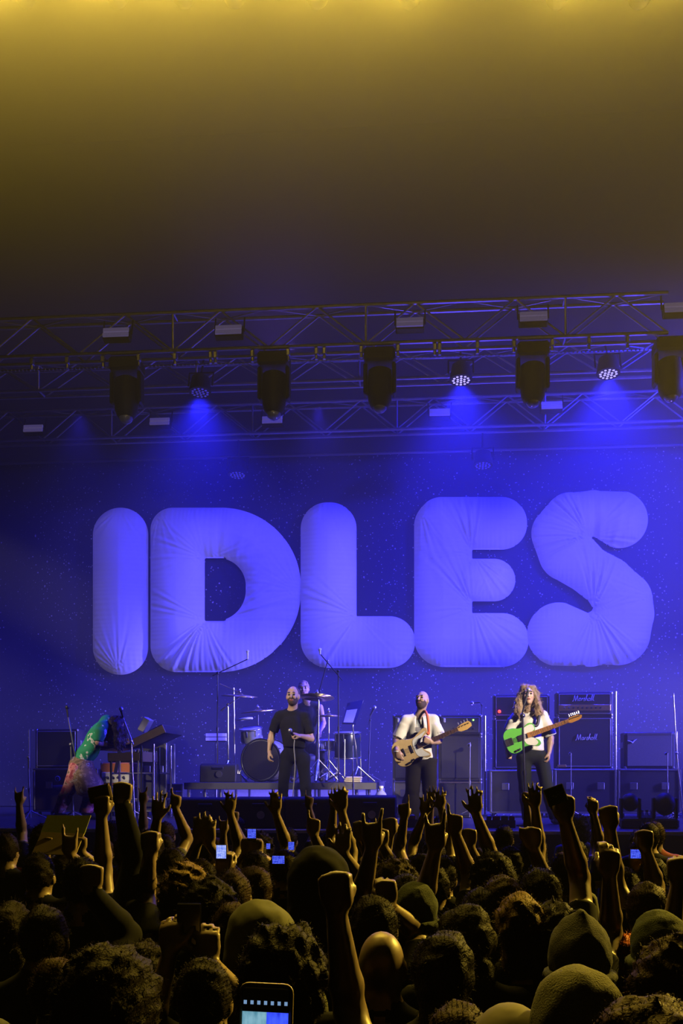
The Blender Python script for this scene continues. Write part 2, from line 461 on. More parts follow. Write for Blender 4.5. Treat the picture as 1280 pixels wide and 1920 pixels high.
tr_front = truss('front aluminium box truss carrying the big moving lights', YF, 8.24, 0.50, 0.26, -8.4, xr, 0.62)
tr_mid = truss('middle aluminium box truss carrying the round LED lamps', YM, 8.46, 0.40, 0.26, -8.4, P(1228, 700, YM).x, 0.62)
tr_back = truss('back aluminium box truss above the lettered backdrop', YK, 8.49, 0.50, 0.28, -7.9, 7.4, 0.62)
# small hanging clamps along the front truss
for i, px in enumerate((60, 126, 193, 260, 328, 395, 404, 473, 540, 593, 608, 677, 746, 815, 824, 895, 963, 1035, 1104, 1176)):
    x = P(px, 650, YF).x
    g = Geo().box((x, YF, 7.66), (0.05, 0.07, 0.09), bev=0.01).tube((x, YF, 7.62), (x, YF, 7.56), 0.02)
    g.build('clamp', ALU, parent=tr_front)
# beaded cable strung along under the front truss
a, b2 = P(-10, 696, 13.6), P(1250, 655, 13.6)
g = Geo().tube(a, b2, 0.012, n=6)
for i in range(170):
    p = a.lerp(b2, (i + 0.5) / 170); g.ball(p, (0.022, 0.016, 0.016), 6, 4)
tag(g.build('beaded_cable', ALU, loc=a, smooth=True), 'thin beaded cable stretched level below the front truss', 'cable')
# ------------------------------------------------------------------ fixtures
STROBE = mat('strobe_face', (0.75, 0.74, 0.78), 0.5, emit=(0.55, 0.42, 0.95), estr=0.10, var=0.1, scale=40)
DARKL = mat('fixture_black', (0.010, 0.010, 0.011), 0.55, spec=0.25)
def strobe(px, py, Y, row, k):
    c = P(px, py, Y)
    over = (('over the letter I', 'over the letter D', 'between the letters L and E', 'between the letters E and S', 'past the letter S'), ('out beyond the letter I', 'over the straight side of the letter D', 'over the round side of the letter D', 'over the letter E', 'over the letter S'))[row == 'back'][k]
    r = thing('strobe_panel', 'flat pale strobe panel on the %s truss %s' % (row, over), 'stage light', (c.x, c.y + 0.02, c.z), 'strobe panels on the %s truss' % row)
    Rm = Matrix.Rotation(math.radians(-16), 3, 'X')
    Geo().box(c + Rm @ Vector((0, 0.07, 0)), (0.36, 0.11, 0.15), Rm, 0.01).build('housing', DARKL, parent=r)
    for z in (-0.034, 0.034):
        Geo().box(c + Rm @ Vector((0, 0.0, z)), (0.34, 0.03, 0.056), Rm, 0.004).build('lens', STROBE, parent=r)
    for s in (-1, 1): Geo().tube(c + Vector((s * 0.19, 0.07, 0)), c + Vector((s * 0.19, 0.12, 0.20)), 0.01).build('bracket', DARKL, parent=r)
for k, (px, py) in enumerate(((217, 623), (428, 618), (768, 604), (1000, 593), (1272, 576))): strobe(px, py, 12.85, 'front', k)
for k, (px, py) in enumerate(((62, 803), (299, 790), (510, 787), (824, 773), (1034, 760))): strobe(px, py, 16.85, 'back', k)
GLASS = mat('lens_glass', (0.25, 0.25, 0.3), 0.08, 0.3, spec=1.0)
def moving_head(px, ytop, ylens, nm):
    Y = YF + 0.13
    top = P(px, ytop, Y); bot = P(px, ylens, Y)
    r = thing('moving_head_light', 'big black moving head lamp under the front truss ' + ('between letters I and D', 'over the end of the letter D', 'over the foot of the letter L', 'between letters E and S', 'past the letter S')[nm], 'stage light', (top.x, Y, bot.z), 'moving head lamps under the front truss')
    x = top.x; z0 = 7.70; H = z0 - bot.z
    Geo().box((x, Y, z0 - 0.10), (0.40, 0.36, 0.18), bev=0.03).build('base', DARKL, parent=r)
    for s in (-1, 1):
        Geo().box((x + s * 0.185, Y, z0 - 0.19 - H * 0.24), (0.05, 0.2, H * 0.50), bev=0.02).build('yoke_arm', DARKL, parent=r)
    Geo().lathe([(0.10, 0), (0.15, 0.03), (0.165, H * 0.30), (0.15, H * 0.52), (0.125, H * 0.60), (0.10, H * 0.64)], (x, Y, z0 - 0.24), (0.0, -0.06, -1), 20).build('lamp_body', DARKL, parent=r, smooth='auto')
    c = Vector((x, Y - 0.04, bot.z + 0.07))
    Geo().ball(c, (0.095, 0.095, 0.085), 16, 10).build('lens', GLASS, parent=r, smooth=True)
for k, (px, a, b3) in enumerate(((238, 655, 795), (514, 650, 788), (712, 644, 775), (998, 630, 765), (1256, 620, 755))): moving_head(px, a, b3, k)
LEDON = mat('led_blue_white', (0.8, 0.8, 1), 0.4, emit=(0.42, 0.36, 1.0), estr=1.7)
LEDDIM = mat('led_blue_dim', (0.3, 0.3, 0.6), 0.4, emit=(0.10, 0.08, 1.0), estr=0.35)
def par(px, py, Y, on, power):
    c = P(px, py, Y)
    r = thing('led_par_lamp', ('round LED par lamp glowing blue white' if on else 'round LED par lamp barely glowing blue') + (' under the middle truss' if Y < 16 else ' just above the lettering') + ' over the letter ' + ('D' if px < 560 else 'E' if px < 1000 else 'S'), 'stage light', c, 'lit LED par lamps' if on else 'dim LED par lamps')
    d = Vector((0, -0.16, -1)).normalized(); o = c - d * 0.0
    Geo().lathe([(0.05, -0.26), (0.13, -0.22), (0.165, -0.02), (0.165, 0.01), (0.15, 0.01)], o, d, 24).build('can', DARKL, parent=r, smooth='auto')
    x, y, _ = basis(d)
    g = Geo()
    for ring, cnt in ((0, 1), (0.055, 6), (0.112, 12)):
        for i in range(cnt):
            a = 2 * PI * i / cnt
            q = o + d * 0.012 + x * (ring * math.cos(a)) + y * (ring * math.sin(a))
            g.lathe([(0.019, 0), (0.016, 0.006), (0.0, 0.009)], q, d, 8)
    g.build('led_cluster', LEDON if on else LEDDIM, parent=r)['kind'] = 'stuff'
    for s in (-1, 1): Geo().tube(o - d * 0.1 + Vector((s * 0.18, 0, 0)), o + Vector((s * 0.18, 0.1, 0.32)), 0.012).build('yoke_arm', DARKL, parent=r)
    Geo().tube(o + Vector((-0.19, 0.1, 0.32)), o + Vector((0.19, 0.1, 0.32)), 0.012).build('yoke_bar', DARKL, parent=r)
    if Y < 16: Geo().tube(o + Vector((0, 0.1, 0.32)), Vector((o.x, 15.0, 8.45)), 0.015).build('bracket', DARKL, parent=r)
    if Y > 16: Geo().tube(o + Vector((0, 0.1, 0.32)), Vector((o.x, o.y + 0.1, 7.985)), 0.015).build('drop_pole', DARKL, parent=r)
    if power:
        spot('par_beam', o + d * 0.05, o + d * 5 + Vector((0, 1.2, 0)), power, BLU, 125, 1.0, 0.1, parent=r)
par(864, 712, 14.75, True, 2200); par(1140, 700, 14.75, True, 3000); par(375, 735, 14.75, False, 1500)
par(445, 890, 17.18, False, 0); par(905, 872, 17.18, False, 0)
# amber beam lamps flown just above the frame, thrown out over the audience
LENSY = mat('amber_lens', (0.9, 0.7, 0.2), 0.3, emit=YEL, estr=20.0)
YT = 10.0
tr_top = truss('high aluminium truss carrying the amber audience lamps', YT - 0.1, 11.10, 0.4, 0.26, -5.6, 5.2, 0.62)
VIOL = mat('violet_lens_rim', (0.3, 0.28, 0.4), 0.35, 0.6)
for k, (px, pw) in enumerate(((28, 1.3), (205, .9), (332, .6), (430, .7), (590, .8), (765, 1.1), (1050, .9), (1210, .5))):
    c = P(px, -22, YT)
    r = thing('amber_beam_lamp', 'amber beam lamp on the high truss, number %s along from the keyboard side' % ('one', 'two', 'three', 'four', 'five', 'six', 'seven', 'eight')[k], 'stage light', (c.x, c.y, c.z), 'amber lamps over the crowd')
    d = Vector((0.02 * math.sin(k * 2.1), -0.97, -0.24)).normalized()
    Geo().lathe([(0.06, -0.34), (0.11, -0.3), (0.13, -0.05), (0.14, 0.0), (0.12, 0.02)], c + Vector((0, 0, 0.06)), d, 20).build('lamp_body', DARKL, parent=r, smooth='auto')
    Geo().lathe([(0.118, 0.012), (0.08, 0.03), (0.0, 0.035)], c + Vector((0, 0, 0.06)), d, 20).build('lens', LENSY, parent=r, smooth=True)
    Geo().lathe([(0.14, 0.0), (0.15, 0.015), (0.14, 0.03), (0.125, 0.02)], c + Vector((0, 0, 0.06)), d, 20).build('lens_rim', VIOL, parent=r, smooth=True)
    for s in (-1, 1): Geo().box(c + Vector((s * 0.16, 0.1, 0.26)), (0.03, 0.1, 0.4), bev=0.01).build('yoke_arm', DARKL, parent=r)
    Geo().box(c + Vector((0, 0.1, 0.48)), (0.36, 0.24, 0.12), bev=0.02).build('base', DARKL, parent=r)
    o = c + Vector((0, 0, 0.06)) + d * 0.08
    spot('amber_beam', o, o + d * 5, 1800 * pw, YEL, 106, 1.0, 0.1, parent=r)
# blue wash from the back of the middle truss on the letters
for k, px in enumerate((150, 380, 600, 820, 1040, 1230)):
    o = P(px, 760, 15.6); o.z = 7.9; a = P(px, 1180, YB)
    spot('backdrop_wash', o, a, (190, 340, 310, 260, 260, 250)[k], (.03, .02, 1.0), 90, 1.0, 0.1)
# blue floods in the wings, thrown across the backdrop and the stage floor
spot('wing_flood', (8.6, 13.6, 8.4), (0.2, 17.6, 5.0), 16500, BLU, 75, 1.0, 0.2)
spot('wing_flood', (9.0, 13.4, 5.0), (0.5, 14.2, 1.7), 3000, BLU, 70, 1.0, 0.2)
spot('wing_flood', (9.2, 15.0, 6.0), (-3.8, 16.8, 2.6), 9500, BLU, 40, 1.0, 0.2)
spot('wing_wash', (7.8, 15.8, 3.8), (2.6, 16.0, 3.0), 24000, (.22, .18, 1.0), 36, 1.0, 0.15)
spot('wing_wash', (8.0, 13.4, 3.6), (3.0, 14.0, 2.4), 4500, (.22, .18, 1.0), 30, 1.0, 0.15)
spot('roof_fill', P(520, 690, 14.4), P(500, 300, 13.0), 90, (.20, .10, 1.0), 130, 1.0, 0.15)  # added lamp, gives the haze above the trusses its violet tint
for x_ in (-3.2, 0.6, 4.2): spot('truss_fill', (x_, 15.9, ZS + .15), (x_, 15.0, 9.0), 550, (.10, .06, 1.0), 100, 1.0, 0.15)  # unseen lamps added behind the amps to brighten the trusses from below
# unseen pale lamps added behind the camera, whitening the blue on the letters
for px in (250, 510, 780, 1090): spot('letter_fill', (0.5, -10.5, 5.2), P(px, 1100, YB), 4300, (1.0, .82, .80), 8.6, 0.7, 0.15)
# unseen amber lamp beside the stage, rim light for the crowd
spot('crowd_amber', (8.2, 12.0, 7.2), (0.5, 4.0, 1.7), 10500, YEL, 62, 0.9, 0.2)
# warm key light on the band
spot('key_light', (-7.5, 8.0, 6.0), P(545, 1370, 12.6), 2600, WARM, 13, 0.6, 0.1)
spot('key_light', (6.5, 7.0, 5.6), P(565, 1370, 12.6), 1500, WARM, 13, 0.6, 0.1)
spot('key_light', (7.0, 7.0, 5.8), P(800, 1390, 12.6), 3800, WARM, 13, 0.6, 0.1)
spot('key_light', (6.6, 6.6, 5.8), P(990, 1390, 12.6), 4200, WARM, 13, 0.6, 0.1)
spot('key_light', (-8.5, 8.0, 5.6), P(180, 1410, 13.4), 1700, WARM, 12, 0.6, 0.1)
spot('key_light', (6.0, 6.6, 6.0), P(540, 1370, 14.4), 2200, (1, .92, .85), 20, 0.8, 0.1)
# ------------------------------------------------------------------ stage gear
def ext(px0, px1, py0, py1, Y):
    a = P(px0, py0, Y); b = P(px1, py0, Y); c = P((px0 + px1) / 2, py1, Y); d = P((px0 + px1) / 2, py0, Y)
    return a.x, b.x, c.z, d.z          # x0, x1, z0, z1
def frame_path(g, x0, x1, z0, z1, y, r):
    g.path([(x0, y, z0), (x1, y, z0), (x1, y, z1), (x0, y, z1)], r, 6, closed=True)
MSTROKES = [  # slanted script word, one list of points for each letter
    [(0.0, 0.02), (0.10, 0.0), (0.22, 0.35), (0.36, 1.0), (0.44, 0.1), (0.50, 0.12), (0.80, 1.0), (0.78, 0.1), (0.88, 0.05)],
    [(1.25, 0.48), (1.05, 0.45), (0.98, 0.15), (1.08, 0.02), (1.22, 0.2), (1.28, 0.5), (1.24, 0.1), (1.36, 0.1)],
    [(1.38, 0.05), (1.48, 0.5), (1.50, 0.42), (1.66, 0.5)],
    [(1.66, 0.05), (1.86, 0.55), (1.90, 0.2), (1.80, 0.0), (1.68, 0.08)],
    [(1.95, 0.02), (2.20, 0.98), (2.24, 1.0), (2.06, 0.35), (2.22, 0.5), (2.24, 0.1), (2.34, 0.08)],
    [(2.66, 0.48), (2.46, 0.45), (2.40, 0.15), (2.50, 0.02), (2.64, 0.2), (2.70, 0.5), (2.66, 0.1), (2.76, 0.1)],
    [(2.76, 0.1), (3.00, 0.95), (3.04, 1.0), (2.88, 0.15), (2.98, 0.05)],
    [(3.00, 0.1), (3.24, 0.95), (3.28, 1.0), (3.12, 0.15), (3.30, 0.08)]]
def script_logo(parent, c, width, y):
    k = width / 3.3; h = width * 0.27
    g = Geo()
    for st in MSTROKES:
        pts = open_spline([(c.x - width / 2 + k * a + 0.0 * b, y, c.z - h / 2 + h * b) for a, b in st], 4)
        g.path(pts, width * 0.014, 5)
    return g.build('logo', LOGO, parent=parent, smooth=True)
PIPING = mat('pale_piping', (0.55, 0.54, 0.52), 0.6)
GOLD = mat('gold_panel', (0.55, 0.40, 0.16), 0.35, 0.7)
REDL = mat('red_jewel_lamp', (0.8, 0.02, 0.01), 0.3, emit=(1, 0.03, 0.01), estr=6.0)
GREENL = mat('green_pilot_lamp', (0.3, 0.8, 0.1), 0.3, emit=(0.35, 1, 0.1), estr=3.0)
def cab(name, label, cat, px0, px1, py0, py1, Y, depth, group=None, grille=GRILLE, body=TOLEX, pipe=True, logo=False, feet=False):
    x0, x1, z0, z1 = ext(px0, px1, py0, py1, Y)
    r = thing(name, label, cat, ((x0 + x1) / 2, Y + depth / 2, z0), group)
    cx, cz = (x0 + x1) / 2, (z0 + z1) / 2; w, h = x1 - x0, z1 - z0
    Geo().box((cx, Y + depth / 2, cz), (w, depth, h), bev=0.015).build('body', body, parent=r)
    b = min(0.035, h * 0.12)
    if grille is not None:
        gp = Geo().box((cx, Y - 0.004, cz), (w - 2 * b, 0.03, h - 2 * b), bev=0.006).build('grille', grille, parent=r)
    if pipe:
        g = Geo(); frame_path(g, x0 + b, x1 - b, z0 + b, z1 - b, Y - 0.016, 0.006); g.build('piping', PIPING, parent=r)
    if logo: script_logo(r, Vector((cx + 0.02, 0, cz + h * (0.10 if h > 0.5 else 0.05))), 0.30, Y - 0.026)
    if h > 0.45:
        for s in (-1, 1):
            Geo().box((cx + s * w / 2, Y + depth / 2, cz + h * 0.15), (0.012, 0.16, 0.08), bev=0.004).build('handle', STEEL, parent=r)
    for sx in (-1, 1):
        for sz in (-1, 1):
            Geo().box((cx + sx * (w / 2 - 0.018), Y + 0.02, cz + sz * (h / 2 - 0.018)), (0.042, 0.046, 0.042), bev=0.012).build('corner_cap', STEEL, parent=r)
    return r, x0, x1, z0, z1
ZDECK = 2.095
def drop(px0, px1, py0, Y, zb):
    """pixel row of height zb at depth Y"""
    return HY - (zb - HC) * S((px0 + px1) / 2, Y)
# --- road cases under the guitar amps
CASE = mat('road_case_laminate', (0.02, 0.02, 0.024), 0.5, var=0.4, scale=14)
def road_case(label, px0, px1, py0, Y, depth, zb=ZS, m=CASE, group='road cases on stage', wheels=True):
    x0, x1, _, z1 = ext(px0, px1, py0, 1500, Y)
    zf = zb + (0.06 if wheels else 0.0)
    r = thing('road_case', label, 'case', ((x0 + x1) / 2, Y + depth / 2, zb), group)
    cx, w, h = (x0 + x1) / 2, x1 - x0, z1 - zf; cz = zf + h / 2
    Geo().box((cx, Y + depth / 2, cz), (w - 0.02, depth - 0.02, h - 0.01), bev=0.01).build('body', m, parent=r)
    for sx in (-1, 1):
        for sy in (0, 1):
            Geo().box((cx + sx * (w / 2 - 0.012), Y + 0.012 + sy * (depth - 0.024), cz), (0.028, 0.028, h), bev=0.004).build('edge_strip', STEEL, parent=r)
    for zz in (zf + 0.012, z1 - 0.012):
        Geo().box((cx, Y + 0.01, zz), (w, 0.024, 0.024), bev=0.004).build('edge_strip', STEEL, parent=r)
    for s in (-1, 1): Geo().box((cx + s * w * 0.25, Y - 0.004, cz + h * 0.12), (0.10, 0.02, 0.10), bev=0.006).build('latch', STEEL, parent=r)
    if wheels:
        for sx in (-1, 1):
            for yy in (0.06, depth - 0.06):
                Geo().tube((cx + sx * (w / 2 - 0.08) - 0.015, Y + yy, zb + 0.03), (cx + sx * (w / 2 - 0.08) + 0.015, Y + yy, zb + 0.03), 0.03, n=12).build('caster', RUBBER, parent=r)
    return r
road_case('low black road case carrying the amp stack behind the green guitar', 918, 1036, 1444, 14.35, 0.7)
road_case('long black road case carrying the amp stack with the gold strip', 1039, 1155, 1442, 14.35, 0.7)
road_case('black road case carrying the pale grille combo', 1158, 1276, 1442, 14.35, 0.7)
# --- guitar stacks
YA = 14.55
cab('speaker_cabinet', 'black speaker cabinet with pale piping behind the green guitar', 'speaker', 925, 1030, 1346, 1443.4, YA, 0.36, 'guitar stacks')
r, x0, x1, z0, z1 = cab('guitar_amp_head', 'black amp head with red lamp behind the long haired guitarist', 'amplifier', 925, 1030, 1302, 1345.5, YA, 0.28, 'guitar stacks', logo=True)
Geo().ball(P(936, 1334, YA - 0.03), 0.022, 10, 8).build('pilot_lamp', REDL, parent=r, smooth=True)
r, x0, x1, z0, z1 = cab('speaker_cabinet', 'black speaker cabinet with script logo and gold badge', 'speaker', 1043, 1148, 1343, 1441.4, YA, 0.36, 'guitar stacks', logo=True)
a = P(1053, 1436, YA - 0.03)
Geo().box(a, (0.12, 0.012, 0.035), bev=0.003).build('badge', GOLD, parent=r)
r, x0, x1, z0, z1 = cab('guitar_amp_head', 'black amp head with script logo and gold control strip', 'amplifier', 1043, 1148, 1297, 1342.5, YA, 0.28, 'guitar stacks')
script_logo(r, P(1093, 1309, YA - 0.03), 0.30, YA - 0.03)
a = P(1095.5, 1327, YA - 0.02)
pn = Geo().box(a, ((x1 - x0) - 0.06, 0.03, 0.085), bev=0.004).build('control_panel', GOLD, parent=r)
for k in range(9):
    q = a + Vector((-0.28 + k * 0.062, -0.02, 0))
    Geo().lathe([(0.016, 0), (0.013, 0.02), (0.0, 0.022)], q, (0, -1, 0), 10).build('knob', BLACK if k > 1 else STEEL, parent=pn)
PALEG = mat('pale_grille_cloth', (0.16, 0.16, 0.17), 0.9, var=0.35, scale=160)
r, x0, x1, z0, z1 = cab('combo_amp', 'wide combo amp with pale grille and small slanted badge', 'amplifier', 1170, 1264, 1373, 1441.4, YA, 0.32, None, grille=PALEG, pipe=False)
a = P(1184, 1390, YA - 0.03)
Geo().path([a + Vector((-0.06, 0, 0.012)), a + Vector((-0.015, 0, -0.005)), a + Vector((0.01, 0, -0.018)), a + Vector((0.035, 0, 0.01)), a + Vector((0.07, 0, 0.03))], [0.004, 0.009, 0.011, 0.008, 0.003], 6).build('logo', LOGO, parent=r)
Geo().box(P(1217, 1376, YA - 0.01), (0.62, 0.03, 0.035), bev=0.004).build('control_panel', STEEL, parent=r)
# --- bass stacks
YBS = 14.2
GREYAMP = mat('grey_amp_face', (0.07, 0.07, 0.08), 0.5, var=0.3, scale=60)
LITCASE = mat('grey_case_laminate', (0.16, 0.16, 0.19), 0.5)
for side, (a0, a1), gl in (('behind the bass player', (736, 819), False), ('beside the bass player under the green pilot lamp', (822, 903), True)):
    r, x0, x1, z0, z1 = cab('bass_amp_head', 'grey bass amp head ' + side, 'amplifier', a0, a1, 1340, 1378.5, YBS, 0.36, 'bass rigs', grille=GREYAMP, pipe=False)
    for k in range(6):
        q = Vector((x0 + (x1 - x0) * (0.35 + k * 0.09), YBS - 0.02, z0 + (z1 - z0) * 0.32))
        Geo().lathe([(0.016, 0), (0.014, 0.018), (0, 0.02)], q, (0, -1, 0), 10).build('knob', BLACK, parent=r)
    Geo().box((x0 + 0.08, YBS - 0.025, z1 - 0.08), (0.03, 0.02, 0.06), bev=0.005).build('switch', LOGO, parent=r)
    if gl: Geo().ball(P(887, 1350, YBS - 0.03), 0.012, 8, 6).build('pilot_lamp', GREENL, parent=r, smooth=True)
    cab('bass_cabinet', 'tall black bass cabinet standing ' + ('behind the bass player' if not gl else 'beside the bass player, upper of two'), 'speaker', a0, a1, 1379, 1464, YBS, 0.42, 'bass rigs', pipe=False)
py = drop(822, 903, 0, YBS, ZS)
r, x0, x1, z0, z1 = cab('bass_cabinet', 'lower black bass cabinet standing on the stage floor', 'speaker', 822, 903, 1464.6, py, YBS, 0.42, 'bass rigs', pipe=False)
Geo().box(((x0 + x1) / 2, YBS - 0.02, z1 - 0.02), (x1 - x0 - 0.04, 0.015, 0.014)).build('trim_bar', CHROME, parent=r)
road_case('blue grey road case under the bass cabinet behind the bass player', 736, 819, 1464.6, YBS, 0.5, m=LITCASE)
# --- drum riser
xa, xb = P(345, 1467, 13.9).x, P(705, 1467, 13.9).x
riser = thing('drum_riser', 'low black drum riser on short chrome legs', 'platform', ((xa + xb) / 2, 15.2, ZS))
Geo().box(((xa + xb) / 2, 15.2, ZDECK - 0.05), (xb - xa, 2.6, 0.10), bev=0.008).build('deck', CASE, parent=riser)
Geo().box(((xa + xb) / 2, 13.895, ZDECK - 0.05), (xb - xa, 0.012, 0.09)).build('front_trim', mat('riser_fascia', (0.10, 0.10, 0.12), 0.5), parent=riser)
for px in (354, 384, 413, 512, 556, 598, 668, 692):
    x = P(px, 1490, 14.0).x
    for yy in (14.0, 16.3):
        Geo().tube((x, yy, ZS), (x, yy, ZDECK - 0.1), 0.024, n=10).build('leg', CHROME, parent=riser, smooth='auto')
Geo().box(((xa + xb) / 2, 16.45, (ZS + ZDECK) / 2 - 0.05), (xb - xa, 0.02, 0.36)).build('back_panel', mat('riser_white_panel', (0.7, 0.7, 0.72), 0.6), parent=riser)
RISERGLOW = mat('riser_glow_blue', (.5, .5, .9), .4, emit=(.16, .13, 1.0), estr=28.0)  # glowing tubes added under the riser to make the bright strip there
for x_ in (-.33, 0, .33):
    Geo().tube(((xa + xb) / 2 + (x_ - .15) * (xb - xa), 16.2, ZS + .05), ((xa + xb) / 2 + (x_ + .15) * (xb - xa), 16.2, ZS + .05), .03, n=10).build('riser_glow_tube', RISERGLOW, parent=riser, smooth='auto')
road_case('pale road case glowing blue beside the drum riser', 314, 342, 1469, 14.5, 0.4, m=mat('pale_case_laminate', (.6, .6, .64), .5))
# --- drums
SHELL = mat('drum_shell_black', (0.03, 0.03, 0.035), 0.25)
SHELLP = mat('drum_shell_pearl', (0.42, 0.42, 0.44), 0.3, var=0.3, scale=20)
HEADB = mat('kick_head_black', (0.035, 0.033, 0.036), 0.45)
HEADW = mat('drum_head_white', (0.7, 0.69, 0.66), 0.5)
BRASS = mat('cymbal_bronze', (0.62, 0.48, 0.22), 0.28, 0.9, var=0.25, scale=25)
def drum(name, label, c, d, rad, dep, shell, head, legs=None, group='drums on the riser'):
    c = Vector(c); d = Vector(d).normalized(); x, y, _ = basis(d)
    zb = ZDECK
    r = thing(name, label, 'drum', (c.x, c.y, zb if legs else c.z - dep / 2), group)
    Geo().lathe([(rad * .97, 0), (rad, 0.01), (rad, dep - 0.01), (rad * .97, dep)], c, d, 28).build('shell', shell, parent=r, smooth='auto')
    Geo().lathe([(rad * .95, -0.006), (rad * .9, -0.010), (0, -0.011)], c, d, 28).build('drum_head', head, parent=r, smooth='auto')
    for h in (0, dep):
        g = Geo(); g.path([c + d * h + x * (rad * 1.03 * math.cos(2 * PI * i / 28)) + y * (rad * 1.03 * math.sin(2 * PI * i / 28)) for i in range(28)], 0.013, 6, closed=True)
        g.build('hoop', CHROME if rad < 0.25 else SHELL, parent=r, smooth=True)
    for i in range(8):
        a = 2 * PI * i / 8 + 0.2
        q = c + x * (rad * 1.02 * math.cos(a)) + y * (rad * 1.02 * math.sin(a))
        Geo().tube(q + d * 0.01, q + d * min(0.12, dep * .5), 0.008, n=6).build('lug', CHROME, parent=r)
    if legs:
        for (a, b) in legs: Geo().path([a, b], 0.011, 8).build('leg', CHROME, parent=r)
    return r
kc = P(489, 1424, 14.35); kc.z = ZDECK + 0.315
kd = Vector((0.22, 1, 0)).normalized()
drum('kick_drum', 'black bass drum facing the crowd on the riser', kc, kd, 0.295, 0.42, SHELLP, HEADB,
     legs=[(kc + Vector((-0.28, 0.1, -0.1)), Vector((kc.x - 0.38, kc.y - 0.1, ZDECK + 0.01))), (kc + Vector((0.28, 0.1, -0.1)), Vector((kc.x + 0.40, kc.y - 0.1, ZDECK + 0.01)))])
tc_ = P(470, 1370, 14.98)
drum('rack_tom', 'pearl grey rack tom mounted above the bass drum', tc_ + Vector((0, 0, 0.03)), (0.05, 0.25, -1), 0.165, 0.20, SHELLP, HEADW,
     legs=[(tc_ + Vector((0.05, 0.12, -0.2)), tc_ + Vector((0.12, 0.2, -0.36)))])
fc = P(651, 1374, 14.6)
drum('floor_tom', 'dark floor tom standing by the music stand', fc, (0, 0.1, -1), 0.19, 0.36, mat('drum_shell_blue', (0.02, 0.03, 0.12), 0.25), HEADW,
     legs=[(fc + Vector((0.19 * math.cos(a), 0.19 * math.sin(a), -0.1)), Vector((fc.x + 0.21 * math.cos(a), fc.y + 0.21 * math.sin(a), ZDECK + 0.005))) for a in (0.4, 2.5, 4.6)])
sn = P(617, 1388, 14.9)
drum('snare_drum', 'small chrome snare drum behind the cymbal tripod', sn, (0, 0.1, -1), 0.17, 0.14, CHROME, HEADW,
     legs=[(sn + Vector((0, 0, -0.12)), Vector((sn.x, sn.y, ZDECK + 0.2)))] + [(Vector((sn.x, sn.y, ZDECK + 0.2)), Vector((sn.x + 0.2 * math.cos(a), sn.y + 0.2 * math.sin(a), ZDECK + 0.01))) for a in (1.0, 3.1, 5.2)])
def cymbal_stand(label, base, top, cym, rad, tilt, boom=None, tripod=0.26, name='cymbal_stand', two=False):
    """base on the riser, top of the upright, cymbal centre"""
    base = Vector(base); top = Vector(top); cym = Vector(cym)
    r = thing(name, label, 'cymbal', base, 'cymbals on the riser')
    mid = base.lerp(top, 0.45); s = base + Vector((0, 0, 0.06))
    Geo().tube(s, mid, 0.014).build('lower_tube', CHROME, parent=r, smooth='auto')
    Geo().tube(mid - Vector((0, 0, 0.03)), mid + Vector((0, 0, 0.03)), 0.022).build('collar', CHROME, parent=r, smooth='auto')
    Geo().tube(mid, top, 0.011).build('upper_tube', CHROME, parent=r, smooth='auto')
    hub = base + Vector((0, 0, 0.32))
    for a in (0.35, 2.5, 4.7):
        e = Vector((math.cos(a) * tripod, math.sin(a) * tripod, 0)); foot = base + e + Vector((0, 0, 0.012))
        k = hub.lerp(foot, 0.55)
        Geo().box(hub.lerp(foot, 0.5), (0.022, 0.012, (foot - hub).length), R3(foot - hub, (0.3, 0.2, 1)), 0.003).build('leg', CHROME, parent=r)
        Geo().box(k.lerp(s, 0.5), (0.018, 0.01, (s - k).length), R3(s - k, (0.3, 0.2, 1)), 0.003).build('brace', CHROME, parent=r)
        Geo().ball(foot, 0.014, 8, 6).build('rubber_foot', RUBBER, parent=r)
    if boom is not None:
        Geo().tube(boom, cym - Vector((0, 0, 0.03)), 0.009).build('boom_arm', CHROME, parent=r, smooth='auto')
        Geo().tube(boom, Vector(boom).lerp(cym, 0.22), 0.02).build('counterweight', CHROME, parent=r, smooth='auto')
        Geo().ball(top, 0.025, 10, 8).build('tilter', CHROME, parent=r)
    d = Vector(tilt).normalized()
    for off in ((0, -0.02) if two else (0,)):
        Geo().lathe([(rad, -0.018 if off == 0 else -0.0), (rad * .6, -0.003 if off == 0 else -0.012), (rad * .22, 0.004), (rad * .15, 0.022), (0.01, 0.028), (0.01, 0.024), (rad * .15, 0.018), (rad * .22, 0.001), (rad * .6, -0.006 if off == 0 else -0.015), (rad, -0.021 if off == 0 else -0.003)], cym + d * off, d, 36).build('cymbal', BRASS, parent=r, smooth=True)
    Geo().tube(cym - d * 0.02, cym + d * 0.09, 0.006).build('spindle', CHROME, parent=r)
    Geo().lathe([(0.012, 0), (0.024, 0.015), (0.02, 0.03), (0.008, 0.05)], cym + d * 0.03, d, 10).build('wing_nut', CHROME, parent=r, smooth=True)
    return r
def on_deck(px, Y, z=ZDECK):
    p = P(px, 1450, Y); p.z = z; return p
Yc = 14.62
cymbal_stand('thin crash cymbal on a chrome boom stand beside the bass drum', on_deck(428, Yc), P(427, 1321, Yc), P(449, 1303, Yc), 0.265, (0.06, -0.10, 1), P(414, 1333, Yc))
cymbal_stand('low ride cymbal half hidden behind the singer', on_deck(484, 15.2), P(484, 1340, 15.2), P(484, 1332, 15.2), 0.28, (-0.10, -0.05, 1))
cymbal_stand('crash cymbal on a double braced tripod beside the singer', on_deck(597, 14.1), P(597, 1312, 14.1), P(594, 1305, 14.1), 0.245, (0.04, 0.16, 1), tripod=0.3)
cymbal_stand('pair of hi-hat cymbals beside the music stand', on_deck(616, 14.55), P(616, 1345, 14.55), P(616, 1340, 14.55), 0.17, (0, -0.05, 1), name='hi_hat', two=True)
